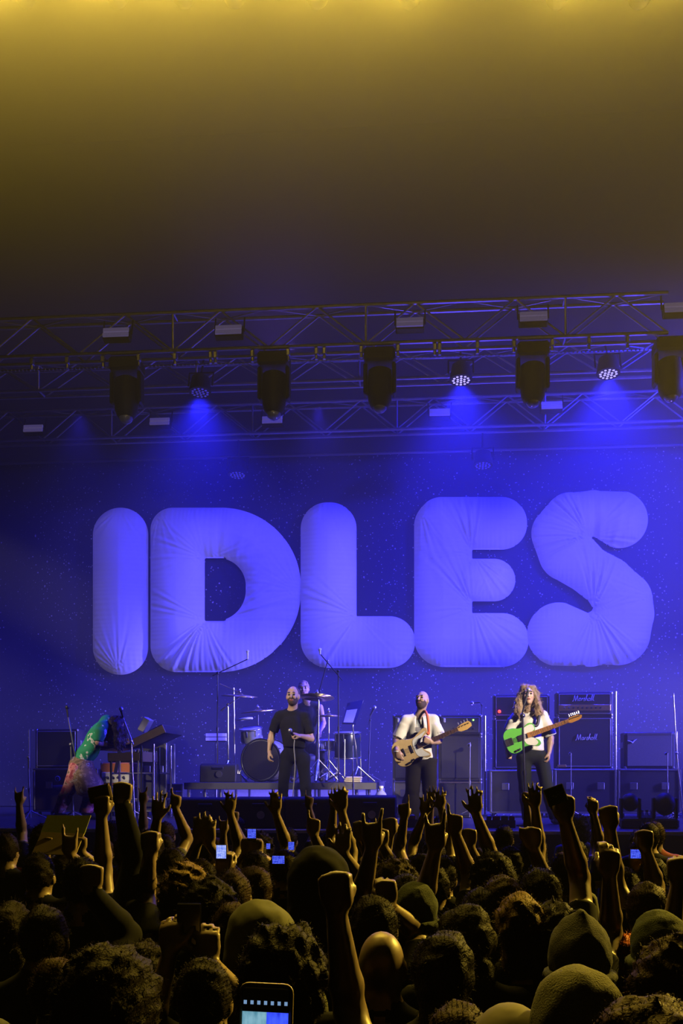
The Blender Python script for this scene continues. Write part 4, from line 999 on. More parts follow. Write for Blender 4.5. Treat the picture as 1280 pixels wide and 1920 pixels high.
class Sdf:
    def __init__(s): s.p = []; s.cuts = []; s.noise = None
    def cone(s, a, b, ra, rb=None, k=0.02, tag=0): s.p.append(('c', A3(a), A3(b), ra, ra if rb is None else rb, k, tag, 1)); return s
    def chain(s, pts, rs, k=0.02, tag=0):
        for a, b, ra, rb in zip(pts[:-1], pts[1:], rs[:-1], rs[1:]): s.cone(a, b, ra, rb, k, tag)
        return s
    def flat(s, a, b, ra, rb, k=0.01, tag=0): s.p.append(('f', A3(a), A3(b), ra, rb, k, tag, 1)); return s
    def ell(s, c, R, rad, k=0.02, tag=0, op=1): s.p.append(('e', A3(c), np.array([list(q) for q in R], dtype=np.float32), np.array(rad, dtype=np.float32), 0, k, tag, op)); return s
    def cut(s, p, n): s.cuts.append((A3(p), A3(Vector(n).normalized()))); return s
    def mesh(s, res, zl=None, fine=None):
        lo = np.full(3, 1e9); hi = -lo
        for q in s.p:
            if q[7] < 0: continue
            if q[0] in 'cf':
                r = max(q[3], q[4]); lo = np.minimum(lo, np.minimum(q[1], q[2]) - r); hi = np.maximum(hi, np.maximum(q[1], q[2]) + r)
            else: r = q[3].max(); lo = np.minimum(lo, q[1] - r); hi = np.maximum(hi, q[1] + r)
        pad = res * 3 + (s.noise[0] if s.noise else 0); lo -= pad; hi += pad
        xs = np.arange(lo[0], hi[0] + res, res, dtype=np.float32); ys = np.arange(lo[1], hi[1] + res, res, dtype=np.float32)
        if zl: zs = np.concatenate([np.arange(lo[2], zl[0], zl[1]), np.arange(zl[0], hi[2] + res, res)]).astype(np.float32)
        else: zs = np.arange(lo[2], hi[2] + res, res, dtype=np.float32)
        if fine:
            (fc, fh, fs) = fine
            def refine(ax, c_):
                return np.concatenate([ax[ax < c_ - fh], np.arange(c_ - fh, c_ + fh, fs), ax[ax > c_ + fh]]).astype(np.float32)
            xs, ys, zs = refine(xs, fc[0]), refine(ys, fc[1]), refine(zs, fc[2])
        D = np.full((len(xs), len(ys), len(zs)), 1.0, np.float32); M = D.copy(); T = np.zeros(D.shape, np.int8)
        for q in s.p:
            kind, a, b, ra, rb, k, tg, op = q
            m_ = k + res * 2.5
            if kind in 'cf':
                r = max(ra, rb) + m_; l = np.minimum(a, b) - r; h = np.maximum(a, b) + r
            else: r = rb_ = ra.max() + m_; l = a - r; h = a + r
            i0, i1 = np.searchsorted(xs, [l[0], h[0]]); j0, j1 = np.searchsorted(ys, [l[1], h[1]]); k0, k1 = np.searchsorted(zs, [l[2], h[2]])
            k0 = max(0, k0 - 1); k1 = min(len(zs), k1 + 1)
            if i1 <= i0 or j1 <= j0 or k1 <= k0: continue
            x = xs[i0:i1, None, None]; y = ys[None, j0:j1, None]; z = zs[None, None, k0:k1]
            if kind in 'cf':
                d = b - a; L2 = float((d * d).sum()) + 1e-9
                t0 = ((x - a[0]) * d[0] + (y - a[1]) * d[1] + (z - a[2]) * d[2]) / L2
                t = np.clip(t0, 0, 1)
                dx = x - a[0] - (t if kind == 'c' else t0) * d[0]; dy = y - a[1] - (t if kind == 'c' else t0) * d[1]; dz = z - a[2] - (t if kind == 'c' else t0) * d[2]
                dist = np.sqrt(dx * dx + dy * dy + dz * dz) - (ra + t * (rb - ra))
                if kind == 'f': dist = np.maximum(dist, np.maximum(-t0, t0 - 1) * math.sqrt(L2))
            else:
                R, rad = b, ra
                px, py, pz = x - a[0], y - a[1], z - a[2]
                l0 = (R[0, 0] * px + R[0, 1] * py + R[0, 2] * pz); l1 = (R[1, 0] * px + R[1, 1] * py + R[1, 2] * pz); l2 = (R[2, 0] * px + R[2, 1] * py + R[2, 2] * pz)
                k_0 = np.sqrt((l0 / rad[0]) ** 2 + (l1 / rad[1]) ** 2 + (l2 / rad[2]) ** 2)
                k_1 = np.sqrt((l0 / rad[0] ** 2) ** 2 + (l1 / rad[1] ** 2) ** 2 + (l2 / rad[2] ** 2) ** 2) + 1e-6
                dist = k_0 * (k_0 - 1) / k_1
            S_ = (slice(i0, i1), slice(j0, j1), slice(k0, k1)); o = D[S_]
            if op > 0:
                h_ = np.clip(0.5 + 0.5 * (o - dist) / max(k, 1e-4), 0, 1)
                D[S_] = o * (1 - h_) + dist * h_ - k * h_ * (1 - h_)
                mm = dist < M[S_]; T[S_] = np.where(mm, tg, T[S_]); M[S_] = np.minimum(M[S_], dist)
            else:
                h_ = np.clip(0.5 - 0.5 * (o + dist) / max(k, 1e-4), 0, 1)
                D[S_] = o * (1 - h_) - dist * h_ + k * h_ * (1 - h_)
                if tg: T[S_] = np.where(dist < res, tg, T[S_])
        if s.noise:
            amp, fr, sd = s.noise; rg = np.random.RandomState(sd); nn = 0
            for o_ in range(3):
                q = rg.randn(3, 3); ph = rg.rand(3) * 6; f2 = fr * 1.9 ** o_
                pr = 1
                for r_ in range(3):
                    q[r_] /= np.linalg.norm(q[r_]); pr = pr * np.sin(f2 * (q[r_, 0] * xs[:, None, None] + q[r_, 1] * ys[None, :, None] + q[r_, 2] * zs[None, None, :]) + ph[r_])
                nn = nn + pr * 1.6 / 1.7 ** o_
            D += (amp * nn).astype(np.float32)
        for p, n in s.cuts:
            D = np.maximum(D, ((xs[:, None, None] - p[0]) * n[0] + (ys[None, :, None] - p[1]) * n[1] + (zs[None, None, :] - p[2]) * n[2]))
        D[0] = D[-1] = 1; D[:, 0] = D[:, -1] = 1; D[:, :, 0] = D[:, :, -1] = 1
        return nets(D, T, xs, ys, zs)
    def build(s, name, mats, res, parent=None, loc=None, zl=None, strands=None, fine=None):
        V, Fq, Tg = s.mesh(res, zl, fine)
        off = np.zeros(3)
        r = parent
        while r is not None: off += np.array(r.location); r = r.parent
        if parent is None and loc is not None: off = np.array(loc)
        if strands:
            n, L, wd, curl, sd = strands[:5]; droop = strands[5] if len(strands) > 5 else 0; rg = np.random.RandomState(sd)
            a = V[Fq[:, 0]]; nr = np.cross(V[Fq[:, 1]] - a, V[Fq[:, 3]] - a); ln = np.linalg.norm(nr, axis=1) + 1e-9; nr /= ln[:, None]
            pick = rg.choice(len(Fq), n, p=ln / ln.sum()); base = a[pick]; nd = nr[pick] + curl * rg.randn(n, 3); nd[:, 2] += 0.25
            nd[:, 2] -= droop; nd /= np.linalg.norm(nd, axis=1)[:, None]
            L_ = L * (0.4 + 0.8 * rg.rand(n))[:, None]
            sd_ = np.cross(nd, rg.randn(n, 3)); sd_ /= np.linalg.norm(sd_, axis=1)[:, None] + 1e-9; sd_ *= wd
            tip2 = nd + curl * rg.randn(n, 3) * 1.2; tip2[:, 2] -= 0.4
            p1 = base + nd * L_ * .55; p2 = p1 + tip2 / np.linalg.norm(tip2, axis=1)[:, None] * L_ * .5
            b0 = base - nd * 0.004
            SV = np.stack([b0 - sd_, b0 + sd_, p1 + sd_ * .8, p1 - sd_ * .8, p2], 1).reshape(-1, 3)
            i0 = len(V) + 5 * np.arange(n)
            V = np.concatenate([V, SV])
            quad2 = np.stack([i0, i0 + 1, i0 + 2, i0 + 3], 1); tri = np.stack([i0 + 3, i0 + 2, i0 + 4], 1)
            faces = np.concatenate([Fq, quad2]); tgs = np.concatenate([Tg, np.full(n, 0), np.full(n, 0)])
        else: faces = Fq; tri = np.zeros((0, 3), int); tgs = Tg
        me = bpy.data.meshes.new(name)
        V = V - off
        me.vertices.add(len(V)); me.vertices.foreach_set('co', V.astype(np.float32).ravel())
        lp = np.concatenate([faces.ravel(), tri.ravel()]); me.loops.add(len(lp)); me.loops.foreach_set('vertex_index', lp.astype(np.int32))
        np_ = len(faces) + len(tri); me.polygons.add(np_)
        st = np.concatenate([np.arange(len(faces)) * 4, len(faces) * 4 + np.arange(len(tri)) * 3])
        me.polygons.foreach_set('loop_start', st.astype(np.int32))
        me.polygons.foreach_set('use_smooth', np.ones(np_, bool))
        for m_ in mats: me.materials.append(m_)
        me.polygons.foreach_set('material_index', np.minimum(tgs, len(mats) - 1).astype(np.int32))
        me.update(calc_edges=True); me.validate()
        o = bpy.data.objects.new(name, me); COL.objects.link(o)
        if parent is not None: o.parent = parent
        elif loc is not None: o.location = loc
        return o
def axes(fwd, up=(0, 0, 1)):
    f = Vector(fwd).normalized(); u = Vector(up); r = f.cross(u).normalized(); u = r.cross(f).normalized()
    return r, f, u
# tags inside a figure: 0 skin, 1 cloth, 2 trousers, 3 dark (eyes, brows), 4 lips or beard
def head_prims(b, c, fwd, up, s=1.0, skin=0, beard=False, neck=None, face=True):
    c = Vector(c); r, f, u = axes(fwd, up); R = (r, f, u)
    b.ell(c + (u * .025 - f * .012) * s, R, (.076 * s, .097 * s, .104 * s), .02, skin)
    b.ell(c + (-u * .042 + f * .022) * s, R, (.060 * s, .070 * s, .074 * s), .03, 4 if beard else skin)
    if beard: b.ell(c + (-u * .075 + f * .045) * s, R, (.050 * s, .048 * s, .046 * s), .015, 4)
    else: b.cone(c + (-u * .096 + f * .058) * s, c + (-u * .096 + f * .062) * s, .022 * s, .02 * s, .03, skin)
    for q in (-1, 1): b.ell(c + (r * q * .078 - f * .008 - u * .005) * s, R, (.011 * s, .022 * s, .033 * s), .008, skin)
    if face:
        b.cone(c + (f * .086 + u * .02) * s, c + (f * .112 - u * .026) * s, .008 * s, .014 * s, .012, skin)
        b.cone(c + (f * .078 + u * .032 + r * .036) * s, c + (f * .078 + u * .032 - r * .036) * s, .013 * s, .013 * s, .012, skin)
        b.ell(c + (f * .072 - u * .022 + r * .034) * s, R, (.022 * s, .016 * s, .02 * s), .02, skin); b.ell(c + (f * .072 - u * .022 - r * .034) * s, R, (.022 * s, .016 * s, .02 * s), .02, skin)
        for q in (-1, 1):
            b.ell(c + (f * .097 + u * .010 + r * q * .031) * s, R, (.018 * s, .014 * s, .012 * s), .008, 0, -1)
            b.ell(c + (f * .081 + u * .010 + r * q * .031) * s, R, (.016 * s, .010 * s, .009 * s), .003, 3)
            b.ell(c + (f * .091 + u * .036 + r * q * .033) * s, R, (.020 * s, .006 * s, .006 * s), .003, 3)
        b.ell(c + (f * .090 - u * .060) * s, R, (.025 * s, .010 * s, .010 * s), .006, 5 if not beard else 5)
    if neck is not None: b.cone(c - (u * .055 + f * .018) * s, neck, .055 * s, .060 * s, .03, skin)
FING = ((.070, -.031), (.078, -.0105), (.072, .0105), (.056, .030))
POSE = {'fist': ((88, 95, 55),) * 4, 'open': ((6, 8, 6), (4, 6, 5), (5, 8, 6), (8, 8, 6)), 'relaxed': ((28, 35, 25), (32, 40, 28), (36, 42, 30), (40, 45, 30)),
        'grip': ((60, 62, 40), (64, 64, 42), (66, 66, 44), (68, 66, 44)), 'point': ((4, 6, 4),) + ((88, 95, 55),) * 3, 'horns': ((4, 6, 6), (88, 95, 55), (88, 95, 55), (2, 8, 6)),
        'claw': ((20, 45, 30), (18, 45, 30), (20, 45, 32), (24, 45, 32)), 'thumb': ((80, 90, 55),) * 4, 'two': ((4, 4, 4), (4, 4, 4), (88, 95, 55), (88, 95, 55))}
def hand_prims(b, w_, d, n, thumb, pose='fist', s=1.0, tag=0):
    """w_ wrist, d direction of the fingers, n the way the palm faces, thumb the thumb's side"""
    w_ = Vector(w_); d = Vector(d).normalized(); n = (Vector(n) - d * Vector(n).dot(d)).normalized(); th = Vector(thumb); th = (th - d * th.dot(d) - n * th.dot(n)).normalized()
    P_ = POSE[pose]; spread = 0.16 if pose == 'open' else (0.10 if pose in ('horns', 'claw') else 0.02)
    b.ell(w_ + d * .048 * s, (th, d, n), (.042 * s, .052 * s, .017 * s), .012, tag)
    for i, (L, off) in enumerate(FING):
        kn = w_ + d * ((.090 - .004 * abs(i - 1)) * s) - th * (off * s)
        b.cone(w_ + d * .02 * s - th * (off * .5 * s), kn, .013 * s, .0125 * s, .010, tag)
        p = kn; ang = 0; fd = (d - th * (spread * (i - 1.3) * .9)).normalized(); seg = (L * .45, L * .32, L * .26); rr = [.0108, .0098, .0090, .0078]
        for j in range(3):
            ang += math.radians(P_[i][j]); dd = fd * math.cos(ang) + n * math.sin(ang)
            e = p + dd * seg[j] * s; b.cone(p, e, rr[j] * s, rr[j + 1] * s, .0035, tag); p = e
    base = w_ + d * .024 * s + th * .026 * s + n * .006 * s
    if pose in ('open', 'claw'): d1, d2 = (th * .75 + d * .65), (th * .45 + d * .9)
    elif pose == 'thumb': d1, d2 = (th * .5 + d * .9), (th * .1 + d * 1)
    elif pose in ('relaxed', 'grip'): d1, d2 = (th * .35 + d * .8 + n * .5), (d * .8 + n * .55 - th * .1)
    else: d1, d2 = (th * .25 + d * .75 + n * .65), (d * .35 + n * .25 - th * .9)
    m_ = base + d1.normalized() * .044 * s; e = m_ + d2.normalized() * .034 * s
    b.cone(w_ + d * .012 * s + th * .014 * s, base, .016 * s, .015 * s, .012, tag); b.cone(base, m_, .015 * s, .012 * s, .008, tag); b.cone(m_, e, .012 * s, .0095 * s, .004, tag)
def elbow(sh, wr, l1, l2, pole):
    sh, wr = Vector(sh), Vector(wr); d = wr - sh; L = min(d.length, (l1 + l2) * .998); d.normalize()
    a = (l1 * l1 - l2 * l2 + L * L) / (2 * L); h = math.sqrt(max(0, l1 * l1 - a * a))
    p = Vector(pole); p = (p - d * p.dot(d)).normalized()
    return sh + d * a + p * h
SKIN = mat('skin', (0.50, 0.32, 0.22), 0.42, var=0.12, scale=25, spec=0.5)
SKIN2 = mat('skin_deep', (0.30, 0.16, 0.10), 0.5, var=0.12, scale=25, spec=0.4)
EYE = mat('dark_eye', (0.02, 0.015, 0.012), 0.4)
LIP = mat('lips', (0.22, 0.07, 0.06), 0.5)
BEARD = mat('beard_brown', (0.06, 0.035, 0.022), 0.8, var=0.5, scale=180, bump=0.5)
# ------------------------------------------------------------------ the band
def torso(b, shL, shR, hpL, hpR, fwd, g=0.0, tag=1, belly=0.0, up_only=False):
    shL, shR, hpL, hpR = map(Vector, (shL, shR, hpL, hpR)); sc = (shL + shR) / 2; hc = (hpL + hpR) / 2
    u = (sc - hc).normalized(); r = (shR - shL); r = (r - u * r.dot(u)).normalized(); f = Vector(fwd); f = (f - u * f.dot(u) - r * f.dot(r)).normalized()
    R = (r, f, u); H = (sc - hc).length; W = (shR - shL).length
    b.ell(hc + (sc - hc) * .74, R, (W * .44 + g, .112 + g, H * .34 + g), .05, tag)
    b.ell(hc + (sc - hc) * .36 + f * (.01 + belly * .4), R, (W * .385 + g, .112 + g + belly * .6, H * .34 + g), .06, tag)
    b.ell(hc + (sc - hc) * .06, R, (W * .40 + g, .115 + g, H * .22 + g), .05, tag)
    for s in (shL, shR): b.cone(sc + u * .058, s + (sc - s) * .12, .050 + g, .040 + g, .05, tag)
def sleeve(s, a, b, ra, rb):
    a, b = Vector(a), Vector(b)
    s.cone(a, a.lerp(b, .35), ra - .008, ra - .006, .04); s.flat(a.lerp(b, .30), b, ra - .006, rb, .02)
def legs(b, J, tag=2, g=0.0, flare=0.0):
    for q in 'LR':
        h, k, a = J['hp' + q], J['kn' + q], J['an' + q]
        b.cone(h, k, .088 + g, .062 + g, .03, tag); b.cone(k, Vector(k).lerp(a, .35), .062 + g, .062 + g + flare * .5, .03, tag); b.cone(Vector(k).lerp(a, .35), a, .060 + g + flare * .5, .043 + g + flare, .03, tag)
def arm(b, sh, el, wr, tag=0, g=0.0):
    b.cone(sh, el, .046 + g, .039 + g, .02, tag); b.cone(el, Vector(el).lerp(wr, .3), .040 + g, .042 + g, .015, tag); b.cone(Vector(el).lerp(wr, .3), wr, .042 + g, .027 + g, .015, tag)
def shoe(root, an, fwd, m, name='shoe'):
    an = Vector(an); f = Vector(fwd); f.z = 0; f.normalize(); s = Sdf(); r_, f_, u_ = axes(f)
    base = Vector((an.x, an.y, ZS + 0.045))
    s.cone(base - f * .03, base + f * .10, .042, .044, .02); s.cone(base + f * .10, base + f * .15 - Vector((0, 0, .01)), .044, .034, .02); s.cone(base, base + Vector((0, 0, .06)), .045, .045, .03)
    s.cut((0, 0, ZS + 0.004), (0, 0, -1))
    return s.build(name, [m], .012, parent=root)
def person(label, cat_loc):
    return thing('person', label, 'person', cat_loc)
BLKT = mat('black_cotton', (0.011, 0.011, 0.013), 0.9, var=0.4, scale=60, spec=.2)
NAVY = mat('dark_trousers', (0.007, 0.008, 0.012), 0.85, var=0.4, scale=50, spec=.2)
CREAM = mat('cream_shirt', (0.78, 0.74, 0.64), 0.85, var=0.08, scale=20, bump=0.2)
WHT = mat('white_shirt', (0.82, 0.80, 0.74), 0.85, var=0.06, scale=20, bump=0.2)
DKGREEN = mat('dark_grey_green_jeans', (0.016, 0.020, 0.018), 0.85, var=0.3, scale=70, spec=.2)
HAIRB = mat('brown_hair', (0.10, 0.065, 0.038), 0.6, var=0.6, scale=120, bump=0.4)
HAIRD = mat('dark_hair', (0.018, 0.012, 0.010), 0.55, var=0.6, scale=120, bump=0.4)
def wrinkle(o, amp=0.006, fr=(9, 26), sd=3):
    """soft cloth folds pushed into the mesh along its normals"""
    me = o.data; n = len(me.vertices); co = np.empty(n * 3, np.float32); no = np.empty(n * 3, np.float32)
    me.vertices.foreach_get('co', co); me.vertices.foreach_get('normal', no); co = co.reshape(-1, 3); no = no.reshape(-1, 3)
    rg = np.random.RandomState(sd); w_ = 0
    for k in range(5):
        d = rg.randn(3); d /= np.linalg.norm(d); f_ = fr[0] + (fr[1] - fr[0]) * rg.rand()
        w_ = w_ + np.sin(f_ * co @ d + rg.rand() * 6 + 1.5 * np.sin(5 * co @ rg.randn(3)))
    co += no * (amp * w_ / 2)[:, None].astype(np.float32)
    me.vertices.foreach_set('co', co.ravel()); me.update()
    return o
RES = 0.0110
# ---- singer
Y0 = 12.6
def J_(px, py, dy=0.0, Y=None): return P(px, py, (Y0 if Y is None else Y) + dy)
def gnd(px, Y): p = P(px, 1450, Y); p.z = ZS; return p
root = person('bearded singer in a black t-shirt holding a microphone at his waist', gnd(550, Y0))
Jt = dict(shL=J_(523, 1342), shR=J_(572, 1343, .02), hpL=J_(537, 1419), hpR=J_(567, 1419), knL=J_(531, 1478, -.02), knR=J_(573, 1478, -.02), anL=J_(529, 1533), anR=J_(577, 1533))
fw = Vector((-.05, -1, .0)); hc = J_(549, 1306, -.04); nk = (Jt['shL'] + Jt['shR']) / 2 + Vector((0, .0, .03))
eL, wL = J_(509, 1379, .03), J_(505, 1410, -.03); eR, wR = J_(583, 1385, -.02), J_(563, 1380, -.22)
b = Sdf(); torso(b, Jt['shL'], Jt['shR'], Jt['hpL'], Jt['hpR'], fw, -.012); legs(b, Jt, 2, -.012)
arm(b, Jt['shL'], eL, wL); arm(b, Jt['shR'], eR, wR)
hand_prims(b, wL, (wL - eL).normalized() + Vector((.02, -.1, 0)), (1, .2, 0), (.2, -1, 0), 'relaxed', 1.0)
hand_prims(b, wR, (J_(549, 1376, -.28) - wR), (-.1, .5, -1), (0, -1, .3), 'grip', 1.0)
head_prims(b, hc, (-.10, -1, .12), (0, .12, 1), 1.0, beard=True, neck=nk)
b.build('body', [SKIN, BLKT, NAVY, EYE, BEARD, LIP], RES, parent=root, fine=(hc, .135, .0055))
s = Sdf(); torso(s, Jt['shL'], Jt['shR'], Jt['hpL'], Jt['hpR'], fw, .012, 0, belly=.05)
sleeve(s, Jt['shL'], Jt['shL'].lerp(eL, .78), .072, .062); sleeve(s, Jt['shR'], Jt['shR'].lerp(eR, .78), .072, .062)
s.cut((0, 0, J_(550, 1402).z), (0, 0, -1)); s.cut(nk + Vector((0, -.03, .050)), (0, -.5, 1))
wrinkle(s.build('t_shirt', [BLKT], RES, parent=root), .008, (12, 30), 3)
s = Sdf(); torso(s, Jt['shL'], Jt['shR'], Jt['hpL'], Jt['hpR'], fw, .004, 0); legs(s, Jt, 0, .000, .012); s.cut((0, 0, J_(550, 1400).z), (0, 0, 1)); s.cut((0, 0, ZS + .05), (0, 0, -1))
wrinkle(s.build('trousers', [NAVY], RES, parent=root), .006, sd=4)
s = Sdf(); r_, f_, u_ = axes((-.10, -1, .12), (0, .12, 1))
s.ell(hc + u_ * .035 - f_ * .03, (r_, f_, u_), (.082, .096, .100), .02); s.cut(hc + f_ * .045 + u_ * .03, f_ * 1 - u_ * .75); s.noise = (.003, 90, 3)
s.build('hair', [HAIRB], .008, parent=root)
for a in 'LR': shoe(root, Jt['an' + a], (-.1 if a == 'L' else .1, -1, 0), BLACK)
m0 = J_(549, 1377, -.27)
r2 = thing('hand_microphone', 'microphone with trailing cable in the singer\'s hand', 'microphone', m0)
gb, gh = Geo(), Geo(); mic(gb, gh, m0 + Vector((.02, .03, -.05)), (-.25, -.6, .55), .13, .014, .026); gb.build('handle', BLACK, parent=r2, smooth='auto'); gh.build('grille', MICG, parent=r2, smooth=True)
Geo().path(open_spline([m0 + Vector((.02, .03, -.05)), J_(551, 1400, -.24), J_(553, 1430, -.22), J_(552, 1455, -.2), J_(549, 1490, -.2), J_(546, 1535, -.25)], 6), .007, 6).build('cable', mat('grey_cable', (.30, .30, .32), .5), parent=r2, smooth=True)

# ---- stringed instruments
def instrument(name, label, o, tip, up, outline, th, mats, kind):
    """o body centre, tip end of the headstock; builds in the plane facing the crowd"""
    body_m, guard_m, neck_m, fret_m = mats
    o, tip = Vector(o), Vector(tip); u = (tip - o); Lt = u.length; u.normalize(); v = Vector(up); v = (v - u * v.dot(u)).normalized(); n = u.cross(v)
    if n.y > 0: n = -n
    r = thing(name, label, 'guitar', o)
    M = M4(o - n * th / 2, u, v, n)
    out = spline(outline, 4)
    bo = Geo().prism(out, M, th, .006).build('body', body_m, parent=r, smooth='auto')
    nl = Lt - .17
    def bar(a, c, w0, w1, z0, t, nm, m_, par=r):
        q = [(a, -w0 / 2), (c, -w1 / 2), (c, w1 / 2), (a, w0 / 2)]
        return Geo().prism(q, M4(o - n * th / 2 + n * z0, u, v, n), t).build(nm, m_, parent=par)
    bar(.10, nl, .062, .045, th - .012, .022, 'neck', neck_m)
    fb = bar(.08, nl, .062, .044, th + .010, .008, 'fretboard', fret_m)
    for k in range(16):
        x = nl - (nl - .08) * (1 - .945 ** (k + 1)) * 1.55
        if x > .09: Geo().box(M @ Vector((x, 0, th + .0185)), (.003, .05, .002), M.to_3x3()).build('fret', CHROME, parent=fb)
    if kind == 'bass': hs = [(nl, -.024), (nl + .03, -.045), (nl + .10, -.05), (nl + .17, -.03), (nl + .175, .01), (nl + .15, .045), (nl + .06, .040), (nl + .02, .030), (nl, .024)]
    else: hs = [(nl, -.022), (nl + .03, -.035), (nl + .12, -.030), (nl + .165, -.012), (nl + .17, .015), (nl + .13, .034), (nl + .03, .036), (nl, .022)]
    ho = Geo().prism(hs, M4(o - n * th / 2 + n * (th - .004), u, v, n), .016).build('headstock', neck_m, parent=r)
    nt_ = 4 if kind == 'bass' else 6
    for k in range(nt_):
        q = Vector((nl + .03 + k * (.115 / (nt_ - 1)), .045, th + .004)); 
        Geo().tube(M @ q, M @ (q + Vector((0, .03, 0))), .006, n=6).build('tuner', CHROME, parent=ho)
        Geo().tube(M @ (q + Vector((0, -.03, .008))), M @ (q + Vector((0, -.03, .02))), .007, n=8).build('string_post', CHROME, parent=ho)
    if kind == 'bass':
        pg = [(.24, .14), (.16, .125), (.06, .10), (.03, .02), (.04, -.10), (.09, -.135), (.18, -.15), (.15, -.10), (.125, -.05), (.125, .05), (.17, .09)]
        ctrl = ((-.02, -.13), (-.06, -.145), (-.10, -.15)); pk = ((.0, .022, .10), (-.10, .022, .10))
    else:
        pg = [(.17, .115), (.08, .11), (.03, .06), (.025, -.03), (.05, -.10), (.13, -.14), (.175, -.115), (.15, -.055), (.115, -.02), (.15, .03), (.185, .05)]
        ctrl = ((-.06, -.125), (-.10, -.13)); pk = ((-.005, .07, .075), (-.13, .05, .09))
    Geo().prism(spline(pg, 3), M4(o - n * th / 2 + n * th, u, v, n), .003).build('pickguard', guard_m, parent=r)
    for x, w_, h_ in pk: Geo().box(M @ Vector((x, 0, th + .006)), (w_, h_, .014), M.to_3x3(), .003).build('pickup', BLACK, parent=r)
    Geo().box(M @ Vector((-.175, 0, th + .006)), (.05, .09, .014), M.to_3x3(), .003).build('bridge', CHROME, parent=r)
    for x, y in ctrl: Geo().tube(M @ Vector((x, y, th)), M @ Vector((x, y, th + .02)), .012, n=10).build('control_knob', BLACK if kind == 'bass' else CHROME, parent=r)
    ns = nt_
    for k in range(ns):
        y = (k - (ns - 1) / 2) * (.05 / ns)
        Geo().tube(M @ Vector((-.17, y * 1.3, th + .016)), M @ Vector((nl, y * .8, th + .020)), .0014, n=4).build('string', CHROME, parent=r)
    return r, M
BASSO = [(-.245, .0), (-.235, .09), (-.19, .15), (-.10, .168), (-.01, .135), (.07, .125), (.15, .155), (.22, .185), (.265, .17), (.255, .125), (.19, .09), (.135, .055), (.125, -.02), (.15, -.075), (.19, -.12), (.185, -.165), (.13, -.165), (.06, -.13), (-.02, -.13), (-.10, -.168), (-.19, -.155), (-.235, -.09)]
TELEO = [(-.205, 0), (-.20, .09), (-.155, .145), (-.07, .15), (.0, .122), (.07, .12), (.135, .142), (.185, .12), (.195, .06), (.17, .025), (.125, .015), (.12, -.03), (.155, -.06), (.195, -.095), (.20, -.14), (.155, -.158), (.085, -.13), (.01, -.115), (-.07, -.15), (-.155, -.148), (-.198, -.09)]
# ---- bass player
root = person('bald bearded bass player in an open cream shirt looking up', gnd(789, Y0))
Jt = dict(shL=J_(761, 1350), shR=J_(812, 1351, .02), hpL=J_(775, 1428), hpR=J_(804, 1428), knL=J_(772, 1484, -.03), knR=J_(806, 1484, -.03), anL=J_(768, 1536), anR=J_(811, 1536))
fw = Vector((-.12, -1, 0)); hc = J_(791, 1314, .0); nk = (Jt['shL'] + Jt['shR']) / 2 + Vector((0, .0, .03))
eL, wL = J_(744, 1389, -.02), J_(744, 1408, -.24); eR, wR = J_(823, 1389, -.05), J_(808, 1392, -.28)
up = Vector((.06, .34, 1)); hf = Vector((-.45, -1, .38))
b = Sdf(); torso(b, Jt['shL'], Jt['shR'], Jt['hpL'], Jt['hpR'], fw, -.012); legs(b, Jt, 2, -.012)
arm(b, Jt['shL'], eL, wL); arm(b, Jt['shR'], eR, wR)
hand_prims(b, wL, J_(749, 1422, -.28) - wL, (.3, .9, 0), (.9, -.2, .3), 'relaxed'); hand_prims(b, wR, J_(799, 1388, -.30) - wR, (-.3, .9, .3), (-.3, 0, 1), 'grip')
head_prims(b, hc, hf, up, .98, beard=True, neck=nk)
b.build('body', [SKIN, WHT, NAVY, EYE, BEARD, LIP], RES, parent=root, fine=(hc, .135, .0055))
s = Sdf(); torso(s, Jt['shL'], Jt['shR'], Jt['hpL'], Jt['hpR'], fw, .018, 0)
sleeve(s, Jt['shL'], Jt['shL'].lerp(eL, .88), .078, .082); sleeve(s, Jt['shR'], Jt['shR'].lerp(eR, .88), .078, .082)
s.cut((0, 0, J_(550, 1424).z), (0, 0, -1)); s.cut(nk + Vector((0, -.05, .03)), (0, -.7, 1))
s.ell(nk + Vector((-.005, -.12, -.05)), (Vector((1, 0, 0)), Vector((0, 1, 0)), Vector((0, 0, 1))), (.045, .09, .15), .01, 0, -1)
wrinkle(s.build('open_shirt', [CREAM], RES, parent=root), .008, (14, 34), 5)
s = Sdf(); torso(s, Jt['shL'], Jt['shR'], Jt['hpL'], Jt['hpR'], fw, .004, 0); s.cut(nk + Vector((0, 0, -.12)), (0, 0, 1)); s.cut((0, 0, J_(550, 1428).z), (0, 0, -1))
s.build('vest', [mat('grey_vest', (.30, .29, .30), .85)], RES, parent=root)
s = Sdf(); torso(s, Jt['shL'], Jt['shR'], Jt['hpL'], Jt['hpR'], fw, .006, 0); legs(s, Jt, 0, .02, .05); s.cut((0, 0, J_(550, 1422).z), (0, 0, 1)); s.cut((0, 0, ZS + .04), (0, 0, -1))
wrinkle(s.build('wide_trousers', [mat('brown_black_trousers', (.014, .012, .012), .85, spec=.2)], RES, parent=root), .008, sd=7)
for a in 'LR': shoe(root, Jt['an' + a], (-.1 if a == 'L' else .1, -1, 0), BLACK)
g = Geo(); g.path([J_(744, 1409, -.235) + Vector((.034 * math.cos(t), .034 * math.sin(t), 0)) for t in [2 * PI * i / 14 for i in range(14)]], .007, 6, closed=True); g.build('bracelet', WHITE, parent=root)
bassg, Mb = instrument('bass_guitar', 'cream bass guitar with white pickguard held by the bald player', J_(772, 1405, -.20), J_(883, 1357, -.30), (0.4, 0, 1), BASSO, .042, (mat('vintage_cream', (.62, .44, .20), .3), WHITE, mat('maple_neck', (.62, .38, .12), .35), mat('rosewood', (.10, .05, .03), .4)), 'bass')
